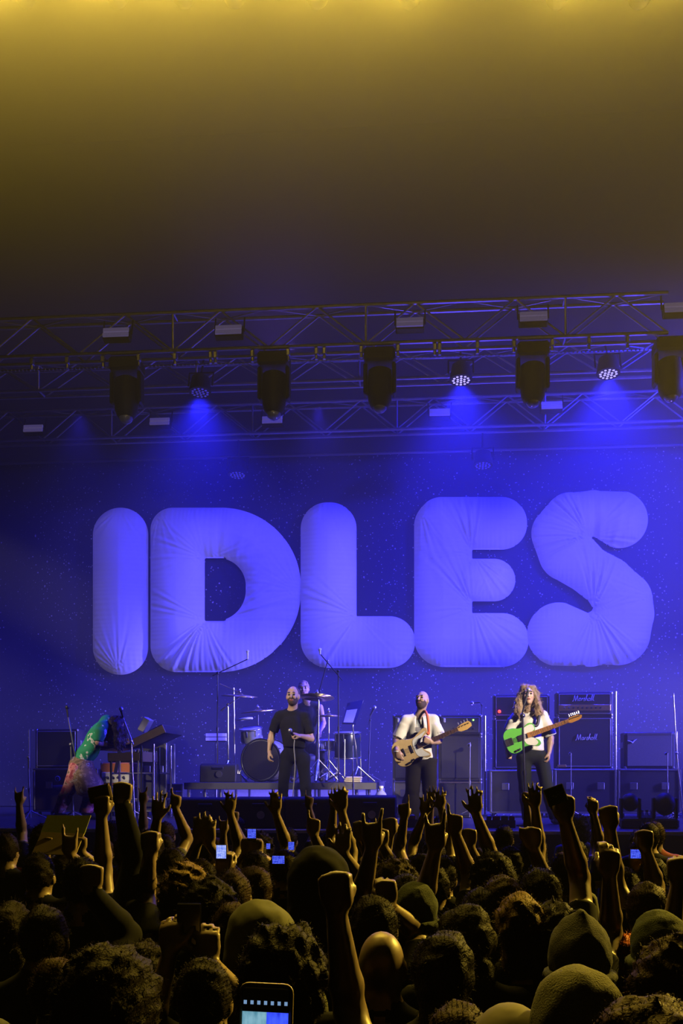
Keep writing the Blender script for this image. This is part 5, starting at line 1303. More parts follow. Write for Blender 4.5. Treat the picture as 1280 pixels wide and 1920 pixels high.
Geo().path(open_spline([Mb @ Vector((.24, .16, .03)), J_(803, 1376, -.17), J_(802, 1350, -.16), J_(798, 1335, -.10), J_(790, 1334, .08)], 5), .018, 6).build('strap', mat('orange_strap', (.65, .14, .03), .6), parent=bassg, smooth=True)
# ---- guitarist
root = person('long haired guitarist in a white t-shirt singing at the microphone', gnd(1000, Y0))
Jt = dict(shL=J_(969, 1344), shR=J_(1018, 1343), hpL=J_(982, 1421), hpR=J_(1013, 1421), knL=J_(984, 1478, -.03), knR=J_(1026, 1476, -.03), anL=J_(990, 1538), anR=J_(1040, 1536))
fw = Vector((-.05, -1, 0)); hc = J_(990, 1304, -.06); nk = (Jt['shL'] + Jt['shR']) / 2 + Vector((0, .0, .03))
eL, wL = J_(948, 1382, .05), J_(951, 1409, -.04); eR, wR = J_(1032, 1384, .02), J_(1029, 1411, -.05)
hf = Vector((-.05, -1, .12)); up = Vector((.0, .12, 1))
b = Sdf(); torso(b, Jt['shL'], Jt['shR'], Jt['hpL'], Jt['hpR'], fw, -.012); legs(b, Jt, 2, -.012)
arm(b, Jt['shL'], eL, wL); arm(b, Jt['shR'], eR, wR)
hand_prims(b, wL, (0.05, -.15, -1), (1, .2, 0), (.2, -1, 0), 'fist'); hand_prims(b, wR, (-.1, -.25, -1), (-1, .1, 0), (-.2, -1, 0), 'relaxed')
head_prims(b, hc, hf, up, .97, neck=nk)
b.build('body', [SKIN, WHT, NAVY, EYE, BEARD, LIP], RES, parent=root, fine=(hc, .135, .0055))
s = Sdf(); torso(s, Jt['shL'], Jt['shR'], Jt['hpL'], Jt['hpR'], fw, .016, 0)
sleeve(s, Jt['shL'], Jt['shL'].lerp(eL, .72), .076, .078); sleeve(s, Jt['shR'], Jt['shR'].lerp(eR, .90), .078, .085)
s.cut((0, 0, J_(550, 1408).z), (0, 0, -1)); s.cut(nk + Vector((0, -.03, .045)), (0, -.5, 1))
wrinkle(s.build('t_shirt', [WHT], RES, parent=root), .008, (10, 26), 8)
s = Sdf(); torso(s, Jt['shL'], Jt['shR'], Jt['hpL'], Jt['hpR'], fw, .004, 0); legs(s, Jt, 0, .012, .012); s.cut((0, 0, J_(550, 1406).z), (0, 0, 1)); s.cut((0, 0, ZS + .05), (0, 0, -1))
wrinkle(s.build('jeans', [DKGREEN], RES, parent=root), .006, sd=9)
s = Sdf(); r_, f_, u_ = axes(hf, up)
s.ell(hc + u_ * .035 - f_ * .025, (r_, f_, u_), (.090, .102, .106), .02)
for q in (-1, 1):
    s.chain([hc + r_ * q * .06 + u_ * .09 - f_ * .0, hc + r_ * q * .097 + u_ * .01 - f_ * .01, hc + r_ * q * .112 - u_ * .10 + f_ * .01, hc + r_ * q * .122 - u_ * .21 + f_ * .03, hc + r_ * q * .108 - u_ * .29 + f_ * .04], [.040, .034, .042, .048, .018], .03)
s.chain([hc - f_ * .07 + u_ * .03, hc - f_ * .09 - u_ * .1, hc - f_ * .08 - u_ * .24], [.08, .09, .07], .03)
s.ell(hc + f_ * .10 - u_ * .025, (r_, f_, u_), (.058, .085, .098), .01, 0, -1)
s.noise = (.008, 42, 6)
s.build('long_hair', [mat('light_brown_hair', (.24, .16, .09), .55, var=.6, scale=90, bump=.5)], .009, parent=root, strands=(900, .05, .0018, .35, 4, .9))
for a in 'LR': shoe(root, Jt['an' + a], (-.1 if a == 'L' else .2, -1, 0), BLACK)
GREEN = mat('bright_green_lacquer', (.13, .50, .07), .25, var=.05)
gtr, Mg = instrument('electric_guitar', 'bright green electric guitar with white pickguard and maple neck', J_(977, 1384, -.20), J_(1091, 1343, -.30), (0.3, 0, 1), TELEO, .044, (GREEN, WHITE, mat('amber_maple', (.55, .25, .05), .3), mat('amber_fretboard', (.45, .20, .04), .35)), 'tele')
Geo().path(open_spline([Mg @ Vector((.16, .12, .03)), J_(1006, 1360, -.19), J_(1010, 1340, -.14), J_(1006, 1331, .0), J_(1000, 1331, .10)], 5), .02, 6).build('strap', BLACK, parent=gtr, smooth=True)
# ---- keyboard player, bent right over
Yk = 13.0
GRN = ramp_mat('green_patterned_top', [(0, (.02, .30, .12)), (.56, (.03, .42, .18)), (.60, (.75, .75, .72)), (.66, (.02, .32, .13))], 'noise', 9, .8, 2)
PINK = ramp_mat('pink_print_trousers', [(0, (.35, .05, .07)), (.42, (.62, .22, .20)), (.55, (.70, .45, .42)), (.62, (.20, .13, .05)), (.68, (.60, .20, .18))], 'noise', 11, .8, 2, .6)
root = person('person bent low over the keyboards in a green top with dark hanging hair', gnd(150, Yk))
def K_(px, py, dy=0.0): return P(px, py, Yk + dy)
Jt = dict(shL=K_(192, 1362, -.16), shR=K_(198, 1358, .18), hpL=K_(143, 1440, -.09), hpR=K_(148, 1440, .09), knL=K_(129, 1482, -.10), knR=K_(172, 1480, .12), anL=K_(109, 1527, -.10), anR=K_(160, 1528, .14))
fw = Vector((.6, 0, -.8)); nk = (Jt['shL'] + Jt['shR']) / 2 + Vector((.07, 0, .03)); hc = K_(217, 1362, 0)
hf = Vector((.45, -.12, -.9)); up = Vector((.85, 0, .5))
eL, wL = K_(184, 1392, -.22), K_(200, 1396, -.05); eR, wR = K_(212, 1388, .26), K_(233, 1390, .30)
b = Sdf(); torso(b, Jt['shL'], Jt['shR'], Jt['hpL'], Jt['hpR'], fw, -.012); legs(b, Jt, 2, -.012); arm(b, Jt['shL'], eL, wL); arm(b, Jt['shR'], eR, wR)
hand_prims(b, wL, (1, .1, -.12), (0, 0, -1), (0, 1, 0), 'claw'); hand_prims(b, wR, (1, -.1, -.12), (0, 0, -1), (0, -1, 0), 'claw')
head_prims(b, hc, hf, up, .96, neck=nk)
b.build('body', [SKIN, GRN, PINK, EYE, BEARD, LIP], RES, parent=root, fine=(hc, .135, .0055))
s = Sdf(); torso(s, Jt['shL'], Jt['shR'], Jt['hpL'], Jt['hpR'], fw, .014, 0); sleeve(s, Jt['shL'], Jt['shL'].lerp(eL, .98), .074, .062); sleeve(s, Jt['shR'], Jt['shR'].lerp(eR, .98), .074, .062)
ax = ((Jt['shL'] + Jt['shR']) - (Jt['hpL'] + Jt['hpR'])).normalized(); s.cut((Jt['hpL'] + Jt['hpR']) / 2 + ax * .10, -ax)
wrinkle(s.build('green_top', [GRN], RES, parent=root), .008, (14, 34), 2)
s = Sdf(); torso(s, Jt['shL'], Jt['shR'], Jt['hpL'], Jt['hpR'], fw, .006, 0); legs(s, Jt, 0, .012, .03); s.cut((Jt['hpL'] + Jt['hpR']) / 2 + ax * .12, ax); s.cut((0, 0, ZS + .10), (0, 0, -1))
wrinkle(s.build('printed_trousers', [PINK], RES, parent=root), .008, sd=3)
s = Sdf(); q0 = K_(152, 1438, -.02)
s.cone(q0, K_(168, 1478, -.02), .16, .17, .05); s.cone(K_(160, 1460, -.02), K_(176, 1492, 0), .16, .18, .05); s.cut(K_(165, 1494), (-.28, 0, -1))
wrinkle(s.build('wrap_skirt', [ramp_mat('tan_striped_wrap', [(0, (.16, .10, .05)), (.48, (.30, .20, .11)), (.56, (.10, .06, .05)), (.60, (.52, .48, .46)), (.64, (.20, .12, .08))], 'noise', 7, .8, 3, 1.2)], RES, parent=root), .010, sd=5)
s = Sdf(); r_, f_, u_ = axes(hf, up)
s.ell(hc + u_ * .03 - f_ * .03, (r_, f_, u_), (.095, .108, .11), .02)
for q in (-.09, -.03, .04, .10): s.chain([hc + Vector((.03, q, .03)), hc + Vector((.06, q * 1.1, -.06)), hc + Vector((.05, q * 1.2, -.20)), hc + Vector((.04, q * 1.1, -.30))], [.05, .055, .045, .015], .03)
s.chain([hc + Vector((-.04, 0, .06)), hc + Vector((-.07, -.06, -.06)), hc + Vector((-.06, -.09, -.18))], [.07, .06, .03], .03)
s.noise = (.008, 42, 8); s.build('hanging_hair', [mat('dark_brown_hair', (.035, .022, .018), .55, var=.6, scale=100, bump=.4)], .010, parent=root, strands=(700, .05, .002, .35, 6, .9))
for a in 'LR': shoe(root, Jt['an' + a], (1, -.1, 0), BLACK)
# ---- drummer behind the kit
Yd = 15.25
root = person('drummer in dark clothes half hidden behind the singer', Vector((P(574, 1450, Yd).x, Yd, ZDECK)))
def D_(px, py, dy=0.0): return P(px, py, Yd + dy)
Jt = dict(shL=D_(556, 1326), shR=D_(600, 1326), hpL=D_(562, 1402, .05), hpR=D_(586, 1402, .05), knL=D_(552, 1412, -.42), knR=D_(600, 1412, -.42), anL=D_(550, 1455, -.40), anR=D_(603, 1455, -.40))
for q in 'LR': Jt['an' + q].z = ZDECK + .08
fw = Vector((0, -1, 0)); nk = (Jt['shL'] + Jt['shR']) / 2 + Vector((0, 0, .03)); hc = D_(569, 1292, -.04)
eL, wL = D_(548, 1358, -.05), D_(552, 1366, -.30); eR, wR = D_(606, 1356, -.05), D_(599, 1372, -.28)
b = Sdf(); torso(b, Jt['shL'], Jt['shR'], Jt['hpL'], Jt['hpR'], fw, .0, 1); legs(b, Jt, 2, .0)
arm(b, Jt['shL'], eL, wL); arm(b, Jt['shR'], eR, wR)
for w_, e_, t_ in ((wL, eL, 1), (wR, eR, -1)): hand_prims(b, w_, w_ - e_, (0, 0, -1), (t_, 0, 0), 'grip')
for q in 'LR': b.cone(Jt['an' + q] - Vector((0, -.04, .035)), Jt['an' + q] - Vector((0, .13, .045)), .042, .034, .02, 3)
head_prims(b, hc, (0.1, -1, 0), (0, 0, 1), 1.0, neck=nk)
b.build('body', [SKIN, BLKT, NAVY, EYE, BEARD, LIP], .011, parent=root, fine=(hc, .135, .0055))
s = Sdf(); r_, f_, u_ = axes((0.1, -1, 0)); s.ell(hc + u_ * .035 - f_ * .02, (r_, f_, u_), (.085, .10, .10), .02); s.cut(hc + f_ * .05 + u_ * .02, f_ - u_ * .6); s.noise = (.005, 70, 5)
s.build('hair', [mat('fair_hair', (.28, .17, .08), .6, var=.4, scale=100)], .009, parent=root)
for nm_, w_, e_ in (('drumstick', wL, eL), ('drumstick', wR, eR)):
    d = (w_ - e_).normalized(); q = w_ + d * .09 - Vector((0, 0, .02))
    so = Geo().tube(q - d * .08, q + d * .28 + Vector((0, 0, .03)), .008, .005, 8).build('drumstick', mat('hickory', (.6, .45, .25), .5), loc=q, smooth='auto')
    tag(so, 'wooden drumstick in the drummer\'s hand', 'drumstick', 'drumsticks of the drummer')
b0 = Vector((P(574, 1450, Yd).x, Yd + .06, ZDECK)); zt = Jt['hpL'].z - .125
r = thing('drum_throne', 'round black drum stool under the drummer', 'stool', b0)
Geo().lathe([(.02, 0), (.16, .005), (.17, .03), (.16, .07), (.02, .075)], (b0.x, b0.y, zt - .075), (0, 0, 1), 20).build('seat', TOLEX, parent=r, smooth='auto')
Geo().tube(b0 + Vector((0, 0, .08)), (b0.x, b0.y, zt - .07), .02).build('post', CHROME, parent=r)
for a in (.5, 2.6, 4.7): Geo().tube(b0 + Vector((0, 0, .2)), b0 + Vector((.22 * math.cos(a), .22 * math.sin(a), .012)), .012).build('leg', CHROME, parent=r)
# ------------------------------------------------------------------ the crowd, seen from behind
CLOTHS = {'black': mat('crowd_black', (.008, .008, .009), .9, spec=.15), 'grey': mat('crowd_grey', (.09, .09, .10), .85), 'denim': mat('crowd_denim', (.05, .07, .12), .85),
          'white': mat('crowd_white', (.55, .53, .50), .85), 'red': mat('crowd_red', (.30, .05, .04), .85), 'olive': mat('crowd_olive', (.10, .10, .05), .85), 'brown': mat('crowd_brown', (.13, .08, .05), .85)}
HAIRM = {'dark': mat('hair_dark', (.014, .009, .007), .55, spec=.06, var=.5, scale=140, bump=.4), 'brown': mat('hair_brown', (.045, .026, .014), .55, spec=.06, var=.5, scale=140, bump=.4),
         'fair': mat('hair_fair', (.26, .17, .08), .5, spec=.06, var=.4, scale=140, bump=.4), 'orange': mat('hair_orange', (.85, .16, .03), .5, spec=.06, var=.3, scale=140, bump=.4)}
KNIT = {'olive': mat('knit_olive', (.10, .095, .045), .9, var=.25, scale=240, bump=.5), 'black': mat('knit_black', (.03, .03, .03), .9, var=.3, scale=240, bump=.5), 'grey': mat('knit_grey', (.055, .055, .045), .9, var=.25, scale=240, bump=.5), 'green': mat('knit_green', (.05, .065, .03), .9, var=.25, scale=240, bump=.5), 'pale': mat('cap_pale', (.12, .10, .06), .8)}
SKINC = mat('skin_crowd', (0.33, 0.23, 0.16), 0.42, var=0.15, scale=25, spec=0.45); NWARN = []; SPOTS = []; PHY = {}
def crowd(label, px, ytop, Y, arms=(), hair='short', hcol='dark', cloth='black', skin=SKINC, sleeve='short', H=None, root_x=None, yaw=0.0, group='people in the crowd'):
    if H is None:      # nobody stands inside anybody else: step back or forward until there is room
        Yq = Y
        for st in (0, .1, -.1, .2, -.2, .3, -.3, .4, -.4, .5, -.5, .6, .7, .8, .9, 1.0):
            x_ = P(px, 1450, Y + st).x
            if all(((x_ - a) / .40) ** 2 + ((Y + st - c_) / .27) ** 2 >= 1 for a, c_ in SPOTS): Yq = Y + st; break
        Y = Yq
    SPOTS.append((P(px, 1450, Y).x if H is None else root_x, Y)); PHY[label] = Y
    near = S(px, Y)
    top = P(px, ytop, Y) if H is None else Vector((root_x if root_x is not None else P(px, 1450, Y).x, Y, H))
    capH = {'bald': 0.0, 'curly': .035, 'afro': .06, 'hood': .035, 'beanie': .022, 'cap': .012}.get(hair, .014)
    H = top.z - capH; s = max(.86, min(1.12, H / 1.75)); x0 = top.x
    root = thing('person', label, 'person', (x0, Y, 0), group)
    Rz = Matrix.Rotation(yaw, 3, 'Z')
    def L(x, y, z): return Vector((x0, Y, 0)) + Rz @ Vector((x, y, z))
    fw = Rz @ Vector((0, 1, 0))
    res = max(.0098, min(.0145, 3.9 / near)) if arms else max(.018, min(.023, 5.0 / near))
    b = Sdf()
    hc = L(0, .02, H - .13 * s); nk = L(0, -.01, H - .30 * s)
    shz = H - .325 * s; hz = .52 * H
    up = {}
    for a in arms: up[a[0]] = a
    sh = {}
    for q, sg in (('L', -1), ('R', 1)): sh[q] = L(sg * (.178 if q not in up else .165) * s, -.01, shz + (.035 if q in up else 0))
    torso(b, sh['L'], sh['R'], L(-.09 * s, 0, hz), L(.09 * s, 0, hz), fw, .004, 1)
    J = {}
    for q, sg in (('L', -1), ('R', 1)):
        J['hp' + q] = L(sg * .09 * s, 0, hz); J['kn' + q] = L(sg * .10 * s, .02, .28 * H); J['an' + q] = L(sg * .11 * s, -.01, .06)
        b.cone(L(sg * .11 * s, -.04, .045), L(sg * .13 * s, .13, .035), .042, .034, .02, 3)
    legs(b, J, 2, .008)
    lo = shz - .30
    for q, sg in (('L', -1), ('R', 1)):
        if q in up:
            _, hx, hy, pose = up[q][:4]; dY = up[q][4] if len(up[q]) > 4 else .06
            tgt = P(hx, hy, Y + dY)
            l1, l2 = .30 * s, .27 * s; reach = (l1 + l2) * .995
            dd = (tgt - sh[q]); d0 = dd.normalized()
            hd = (d0 * .5 + Vector((0, .05, 1))).normalized()
            w_ = tgt - hd * (.065 * s)
            gap = (w_ - sh[q]).length - reach
            if gap > 0:
                if gap > .04: NWARN.append((label[:30], px, q, round(gap, 2)))
                k = min(1.10, 1 + gap / reach); l1 *= k; l2 *= k
                if (w_ - sh[q]).length > (l1 + l2) * .995: w_ = sh[q] + (w_ - sh[q]).normalized() * (l1 + l2) * .995
            e = elbow(sh[q], w_, l1, l2, Rz @ Vector((sg * .35, 1, -.3)))
            long_ = sleeve == 'long'
            b.cone(sh[q], e, .056 * s + (.012 if long_ else 0), .040 * s + (.014 if long_ else 0), .02, 1 if long_ else 0)
            if not long_: b.flat(sh[q] - (e - sh[q]) * .1, sh[q].lerp(e, .55), .064 * s, .060 * s, .02, 1)
            m_ = e.lerp(w_, .28)
            g_ = .012 if long_ else 0
            b.cone(e, m_, .040 * s + g_, .043 * s + g_, .02, 1 if long_ else 0); b.cone(m_, w_.lerp(e, .06 if long_ else 0), .043 * s + g_, .027 * s + g_, .015, 1 if long_ else 0)
            if long_: b.cone(w_.lerp(e, .1), w_, .028 * s, .027 * s, .01, 0)
            hand_prims(b, w_, hd, Rz @ Vector((-.15 * sg, 1, .1)), Rz @ Vector((-sg, 0, 0)), pose, s * 1.02, 0)
        else:
            e = L(sg * .235 * s, -.02, shz - .29 * s); w_ = L(sg * .225 * s, .08, shz - .52 * s)
            b.cone(sh[q], e, .054 * s, .042 * s, .02, 1); b.cone(e, w_, .042 * s, .03 * s, .02, 0); b.ell(w_ - Vector((0, 0, .06)), axes(fw), (.03, .045, .06), .02, 0)
    head_prims(b, hc, fw, (0, 0, 1), s, 0, neck=nk, face=near < 999)
    b.build('body', [skin, CLOTHS[cloth], NAVY, BLACK, EYE, LIP], res, parent=root, zl=(shz - .06, .075))
    r_, f_, u_ = axes(fw); h = Sdf(); sd = int(px * 7 + ytop) % 9999
    hr = max(.012, min(.020, 3.6 / near))
    wd = max(.0006, .34 / near)
    ns = int(min(3800, 100 + near * 4.4)); sl = min(1.0, 480 / near)
    m_ = HAIRM[hcol] if hcol in HAIRM else None
    if hair == 'short':
        h.ell(hc + (u_ * .03 - f_ * .022) * s, (r_, f_, u_), (.084 * s, .098 * s, .108 * s), .02); h.cut(hc - u_ * .055 * s + f_ * .0, Vector((0, 0, -1)) + fw * .5); h.noise = (.005, 60, sd)
        h.build('hair', [m_], hr, parent=root, strands=(ns, .016 * sl, wd, .5, sd))
    elif hair == 'flat':
        h.ell(hc + (u_ * .035 - f_ * .02) * s, (r_, f_, u_), (.088 * s, .104 * s, .104 * s), .02); h.cone(hc - f_ * .06 * s, hc - (f_ * .075 + u_ * .10) * s, .072 * s, .066 * s, .03); h.noise = (.006, 48, sd)
        h.build('hair', [m_], hr, parent=root, strands=(ns, .02 * sl, wd, .5, sd))
    elif hair == 'long':
        h.ell(hc + (u_ * .03 - f_ * .02) * s, (r_, f_, u_), (.092 * s, .106 * s, .108 * s), .02)
        h.chain([hc - f_ * .05 * s, hc - (f_ * .075 + u_ * .12) * s, hc - (f_ * .085 + u_ * .30) * s], [.09 * s, .095 * s, .07 * s], .04); h.noise = (.008, 40, sd)
        h.build('hair', [m_], hr, parent=root, strands=(ns, .03 * sl, wd, .5, sd))
    elif hair in ('curly', 'afro'):
        k = .028 if hair == 'curly' else .055
        h.ell(hc + (u_ * .028 - f_ * .02) * s, (r_, f_, u_), (.084 * s + k, .098 * s + k, .104 * s + k), .02); h.ell(hc + (-u_ * .05 - f_ * .05) * s, (r_, f_, u_), (.075 * s + k, .06 * s + k, .08 * s + k), .03)
        h.cut(hc + f_ * .06 * s, fw); h.noise = (.011, 62, sd)
        h.build('hair', [m_], hr, parent=root, strands=(int(ns * 1.3), .030 * sl, wd, 1.0, sd))
    elif hair in ('beanie', 'pointed'):
        h.ell(hc + (u_ * .035 - f_ * .012) * s, (r_, f_, u_), (.092 * s, .108 * s, .112 * s), .02)
        if hair == 'pointed': h.cone(hc + u_ * .09 * s, hc + (u_ * .165 - f_ * .03) * s, .06 * s, .012 * s, .05)
        h.cut(hc - u_ * .035 * s, Vector((0, 0, -1))); h.noise = (.003, 50, sd)
        ho = h.build('knit_hat', [KNIT[hcol]], hr, parent=root)
        q = Sdf(); q.chain([hc - u_ * .02 * s + (r_ * math.cos(t) * .092 + f_ * (math.sin(t) * .106 - .012)) * s for t in [2 * PI * i / 20 for i in range(21)]], [.016 * s] * 21, .01)
        q.build('brim_roll', [KNIT[hcol]], hr, parent=ho)
        g = Sdf(); g.ell(hc + (-u_ * .03 - f_ * .03) * s, (r_, f_, u_), (.082 * s, .085 * s, .075 * s), .02); g.noise = (.006, 60, sd); g.cut(hc, fw)
        g.build('hair', [HAIRM['dark']], hr, parent=root)
    elif hair == 'hood':
        h.ell(hc + (u_ * .03 - f_ * .03) * s, (r_, f_, u_), (.125 * s, .135 * s, .128 * s), .03); h.chain([hc - (u_ * .06 + f_ * .05) * s, hc - (u_ * .2 + f_ * .05) * s], [.12 * s, .15 * s], .05)
        h.ell(hc + (f_ * .12 - u_ * .01) * s, (r_, f_, u_), (.085 * s, .10 * s, .11 * s), .02, 0, -1); h.noise = (.005, 22, sd)
        h.build('hood', [CLOTHS[cloth]], hr, parent=root)
    elif hair == 'cap':
        h.ell(hc + (u_ * .03 - f_ * .012) * s, (r_, f_, u_), (.086 * s, .104 * s, .106 * s), .02); h.cut(hc + u_ * .02 * s, Vector((0, 0, -1)))
        ho = h.build('cap', [KNIT[hcol]], hr, parent=root)
        q = Sdf(); q.ell(hc + (u_ * .03 + f_ * .14) * s, (r_, f_, u_), (.07 * s, .07 * s, .009), .005); q.build('visor', [KNIT[hcol]], hr, parent=ho)
        g = Sdf(); g.ell(hc + (-u_ * .01 - f_ * .025) * s, (r_, f_, u_), (.081 * s, .092 * s, .07 * s), .02); g.noise = (.004, 60, sd); g.cut(hc + f_ * .02, fw)
        g.build('hair', [HAIRM['brown']], hr, parent=root)
    return root
GC = 'people in the crowd'
crowd('dark haired person holding a dark phone up in both hands', 380, 1792, 2.85, [('L', 320, 1752, 'claw', .38), ('R', 390, 1768, 'claw', .38)], hair='short', hcol='dark')
crowd('person reaching up with a large phone in a tan case', 0, 0, 1.18, [('R', 503, 1985, 'grip', .30)], hair='short', H=1.66, root_x=-.33)
crowd('round headed person lifting a phone in a straight arm', 1012, 1624, 4.2, [('R', 1058, 1508, 'grip')], hair='short', hcol='dark')
crowd('person holding up a dark box like phone case', 264, 1626, 4.8, [('L', 190, 1506, 'grip')], hair='flat', hcol='brown')
crowd('person holding up a pale cardboard sign', 118, 1598, 6.4, [('L', 88, 1580, 'grip'), ('R', 152, 1580, 'grip')], hair='short')
crowd('person with a small fist up beside the blue phone', 1168, 1622, 5.0, [('R', 1209, 1570, 'fist')], hair='short')
crowd('person lifting a small glowing phone with curled fingers', 436, 1628, 4.7, [('L', 420, 1614, 'grip')], hair='flat', hcol='brown')
crowd('person filming with a phone held in both hands', 480, 1592, 6.4, [('L', 462, 1582, 'grip'), ('R', 482, 1584, 'grip')], hair='short')
crowd('person filming in landscape beside the tall fist', 300, 1640, 5.2, [('L', 262, 1620, 'grip')], hair='short')
crowd('person raising a phone with an orange edge', 1225, 1606, 5.8, [('L', 1192, 1612, 'grip')], hair='short')
crowd('person with a big round mass of dark curls', 200, 1768, 2.70, hair='afro', hcol='dark')
crowd('short haired person behind the big dark curls', 106, 1792, 3.05, hair='short', hcol='brown')
crowd('person with tousled dark hair over a dark jacket', 530, 1727, 2.65, hair='curly', hcol='dark')
crowd('person in an olive hood behind the tousled dark hair', 490, 1682, 3.5, hair='hood', cloth='olive')
crowd('person with one huge clenched fist thrust highest before the bald head', 862, 1872, 2.35, [('L', 627, 1662, 'fist', .10)], hair='short', hcol='brown')
crowd('person with flat dark hair in front of the horned hand', 830, 1742, 2.9, hair='flat', hcol='dark')
crowd('person with long dark hair behind the flat dark hair', 872, 1692, 3.55, hair='long', hcol='dark')
crowd('person with wide dark curls and one bent raised arm', 1035, 1690, 3.6, [('R', 1143, 1612, 'relaxed')], hair='afro', hcol='dark')
crowd('person in a dark pointed knitted hat', 1088, 1724, 3.05, hair='pointed', hcol='grey')
crowd('person in a thick olive knitted hat lit along its crown', 1085, 1806, 2.25, hair='beanie', hcol='olive')
crowd('person in a dark knitted hat beside the orange hair', 1238, 1704, 3.1, hair='beanie', hcol='green')
crowd('curly haired person in front of the dark knitted hat', 1272, 1752, 2.5, hair='curly', hcol='brown')
crowd('person with loose brown curls beside the olive hat', 1226, 1864, 2.0, hair='curly', hcol='brown')
crowd('person in a pale cap with a bright rim', 957, 1877, 2.1, hair='cap', hcol='pale')
crowd('bald man with a shining crown', 715, 1746, 3.5, hair='bald')
crowd('person with bright orange curls', 1163, 1750, 4.0, hair='curly', hcol='orange', cloth='grey')
crowd('person with frizzy fair hair raising one fist', 350, 1617, 4.8, [('L', 280, 1574, 'fist')], hair='curly', hcol='fair')
crowd('person with dark curls before the frizzy fair hair', 394, 1642, 4.3, hair='curly', hcol='dark')
crowd('person with smooth brown hair below the pointing finger', 478, 1622, 4.6, hair='flat', hcol='brown')
crowd('person with lit reddish brown hair', 740, 1608, 4.9, hair='curly', hcol='brown')
crowd('dark haired person below the lit reddish hair', 762, 1634, 4.45, hair='short', hcol='dark')
crowd('person in a green knitted hat making the horns sign', 778, 1650, 4.2, [('L', 697, 1560, 'horns')], hair='beanie', hcol='green')
crowd('person with thick dark curls below the open hand', 925, 1595, 5.0, hair='curly', hcol='dark')
crowd('person with a raised thumb fist behind the flat brown hair', 972, 1655, 4.5, [('R', 998, 1566, 'thumb')], hair='short', hcol='dark')
crowd('person with flat brown hair between two dark heads', 942, 1640, 4.1, hair='flat', hcol='brown')
crowd('person with light streaked hair below the flat brown hair', 974, 1672, 3.75, hair='flat', hcol='fair')
crowd('person with short dark hair making the horns sign', 902, 1662, 4.05, [('L', 815, 1562, 'horns')], hair='short', hcol='dark')
crowd('person with cropped brown hair under the far raised fists', 1212, 1652, 4.25, hair='short', hcol='brown')
crowd('tall person with one fist straight up beside the held box', 154, 1604, 4.6, [('R', 230, 1482, 'fist')], hair='short', hcol='dark', sleeve='long')
crowd('person clapping both hands overhead', 378, 1608, 5.6, [('L', 374, 1556, 'open'), ('R', 391, 1563, 'open')], hair='short')
crowd('person with one open hand up before the keyboards', 322, 1588, 6.0, [('L', 296, 1515, 'open')], hair='short')
crowd('person making a dark horns sign in front of the sign', 72, 1596, 5.3, [('R', 131, 1580, 'horns')], hair='short')
crowd('person pointing one finger up beside the dark hood', 532, 1590, 6.0, [('R', 588, 1546, 'point')], hair='short')
crowd('tall person in a wide dark hood', 598, 1582, 4.3, hair='hood')
crowd('person with one fist high at the edge of the light', 1284, 1640, 4.2, [('L', 1140, 1526, 'fist')], hair='short')
crowd('person with an open hand high before the bass rig', 878, 1588, 6.0, [('R', 891, 1506, 'open')], hair='short')
crowd('person with a bent fist below the bass rig', 826, 1600, 5.5, [('R', 880, 1566, 'fist')], hair='short')
crowd('person pointing upward beside the horned hand', 812, 1618, 5.0, [('R', 853, 1540, 'point')], hair='short')
crowd('far person pointing one finger straight up below the bassist', 812, 1572, 7.0, [('L', 757, 1516, 'point')], hair='short')
crowd('person with a thin arm pointing sideways up', 690, 1612, 5.5, [('R', 716, 1566, 'point')], hair='long', hcol='brown')
crowd('person with an open hand high before the wedge', 606, 1590, 6.0, [('R', 640, 1503, 'open')], hair='short')
crowd('person with a slender open hand below the singer', 478, 1572, 7.0, [('R', 517, 1508, 'open')], hair='long')
crowd('person with spread fingers before the wedge monitor', 386, 1574, 7.0, [('R', 432, 1508, 'open')], hair='short')
crowd('person with an open hand beside the dark hood', 606, 1616, 5.3, [('R', 643, 1578, 'open')], hair='short')
crowd('person with a curled hand beside the high fist', 1330, 1800, 3.2, [('L', 1270, 1626, 'grip')], hair='short')
crowd('dark haired person gripping something thin in one hand', 702, 1676, 3.9, [('R', 724, 1668, 'grip')], hair='flat', hcol='dark')
crowd('person with an open hand up below the guitarist', 956, 1584, 6.5, [('R', 1003, 1496, 'open')], hair='short')
crowd('far person with a drooping hand up past the guitarist', 1080, 1572, 7.5, [('R', 1112, 1510, 'relaxed')], hair='short')
crowd('far person with both open hands up below the bassist', 806, 1574, 7.6, [('L', 796, 1512, 'open'), ('R', 826, 1500, 'open')], hair='long')
crowd('person with a dark fist beside the horned hand', 790, 1598, 5.3, [('L', 730, 1545, 'fist')], hair='short')
crowd('person with one fist low behind the horned hand', 632, 1600, 5.5, [('R', 676, 1552, 'fist')], hair='short')
crowd('dark person with sleeved arm up at the unlit side', 82, 1694, 3.5, [('R', 172, 1640, 'fist')], hair='short', sleeve='long')
crowd('dark haired person at the unlit edge of the crowd', 22, 1690, 3.7, hair='long')
crowd('person with dark hair before the raised sleeve', 268, 1764, 3.5, hair='curly', hcol='dark')
crowd('person with brown hair beside the olive hood', 436, 1690, 3.85, hair='flat', hcol='brown')
crowd('person with cropped dark hair below the dark hood', 650, 1700, 4.3, hair='short', hcol='dark')
rr = random.Random(5)
LOOK = [('short', 'dark', 'cropped dark hair'), ('long', 'dark', 'long dark hair'), ('curly', 'dark', 'dark curls'), ('short', 'brown', 'cropped brown hair'), ('flat', 'brown', 'smooth brown hair')]
k = 0; tries = 0
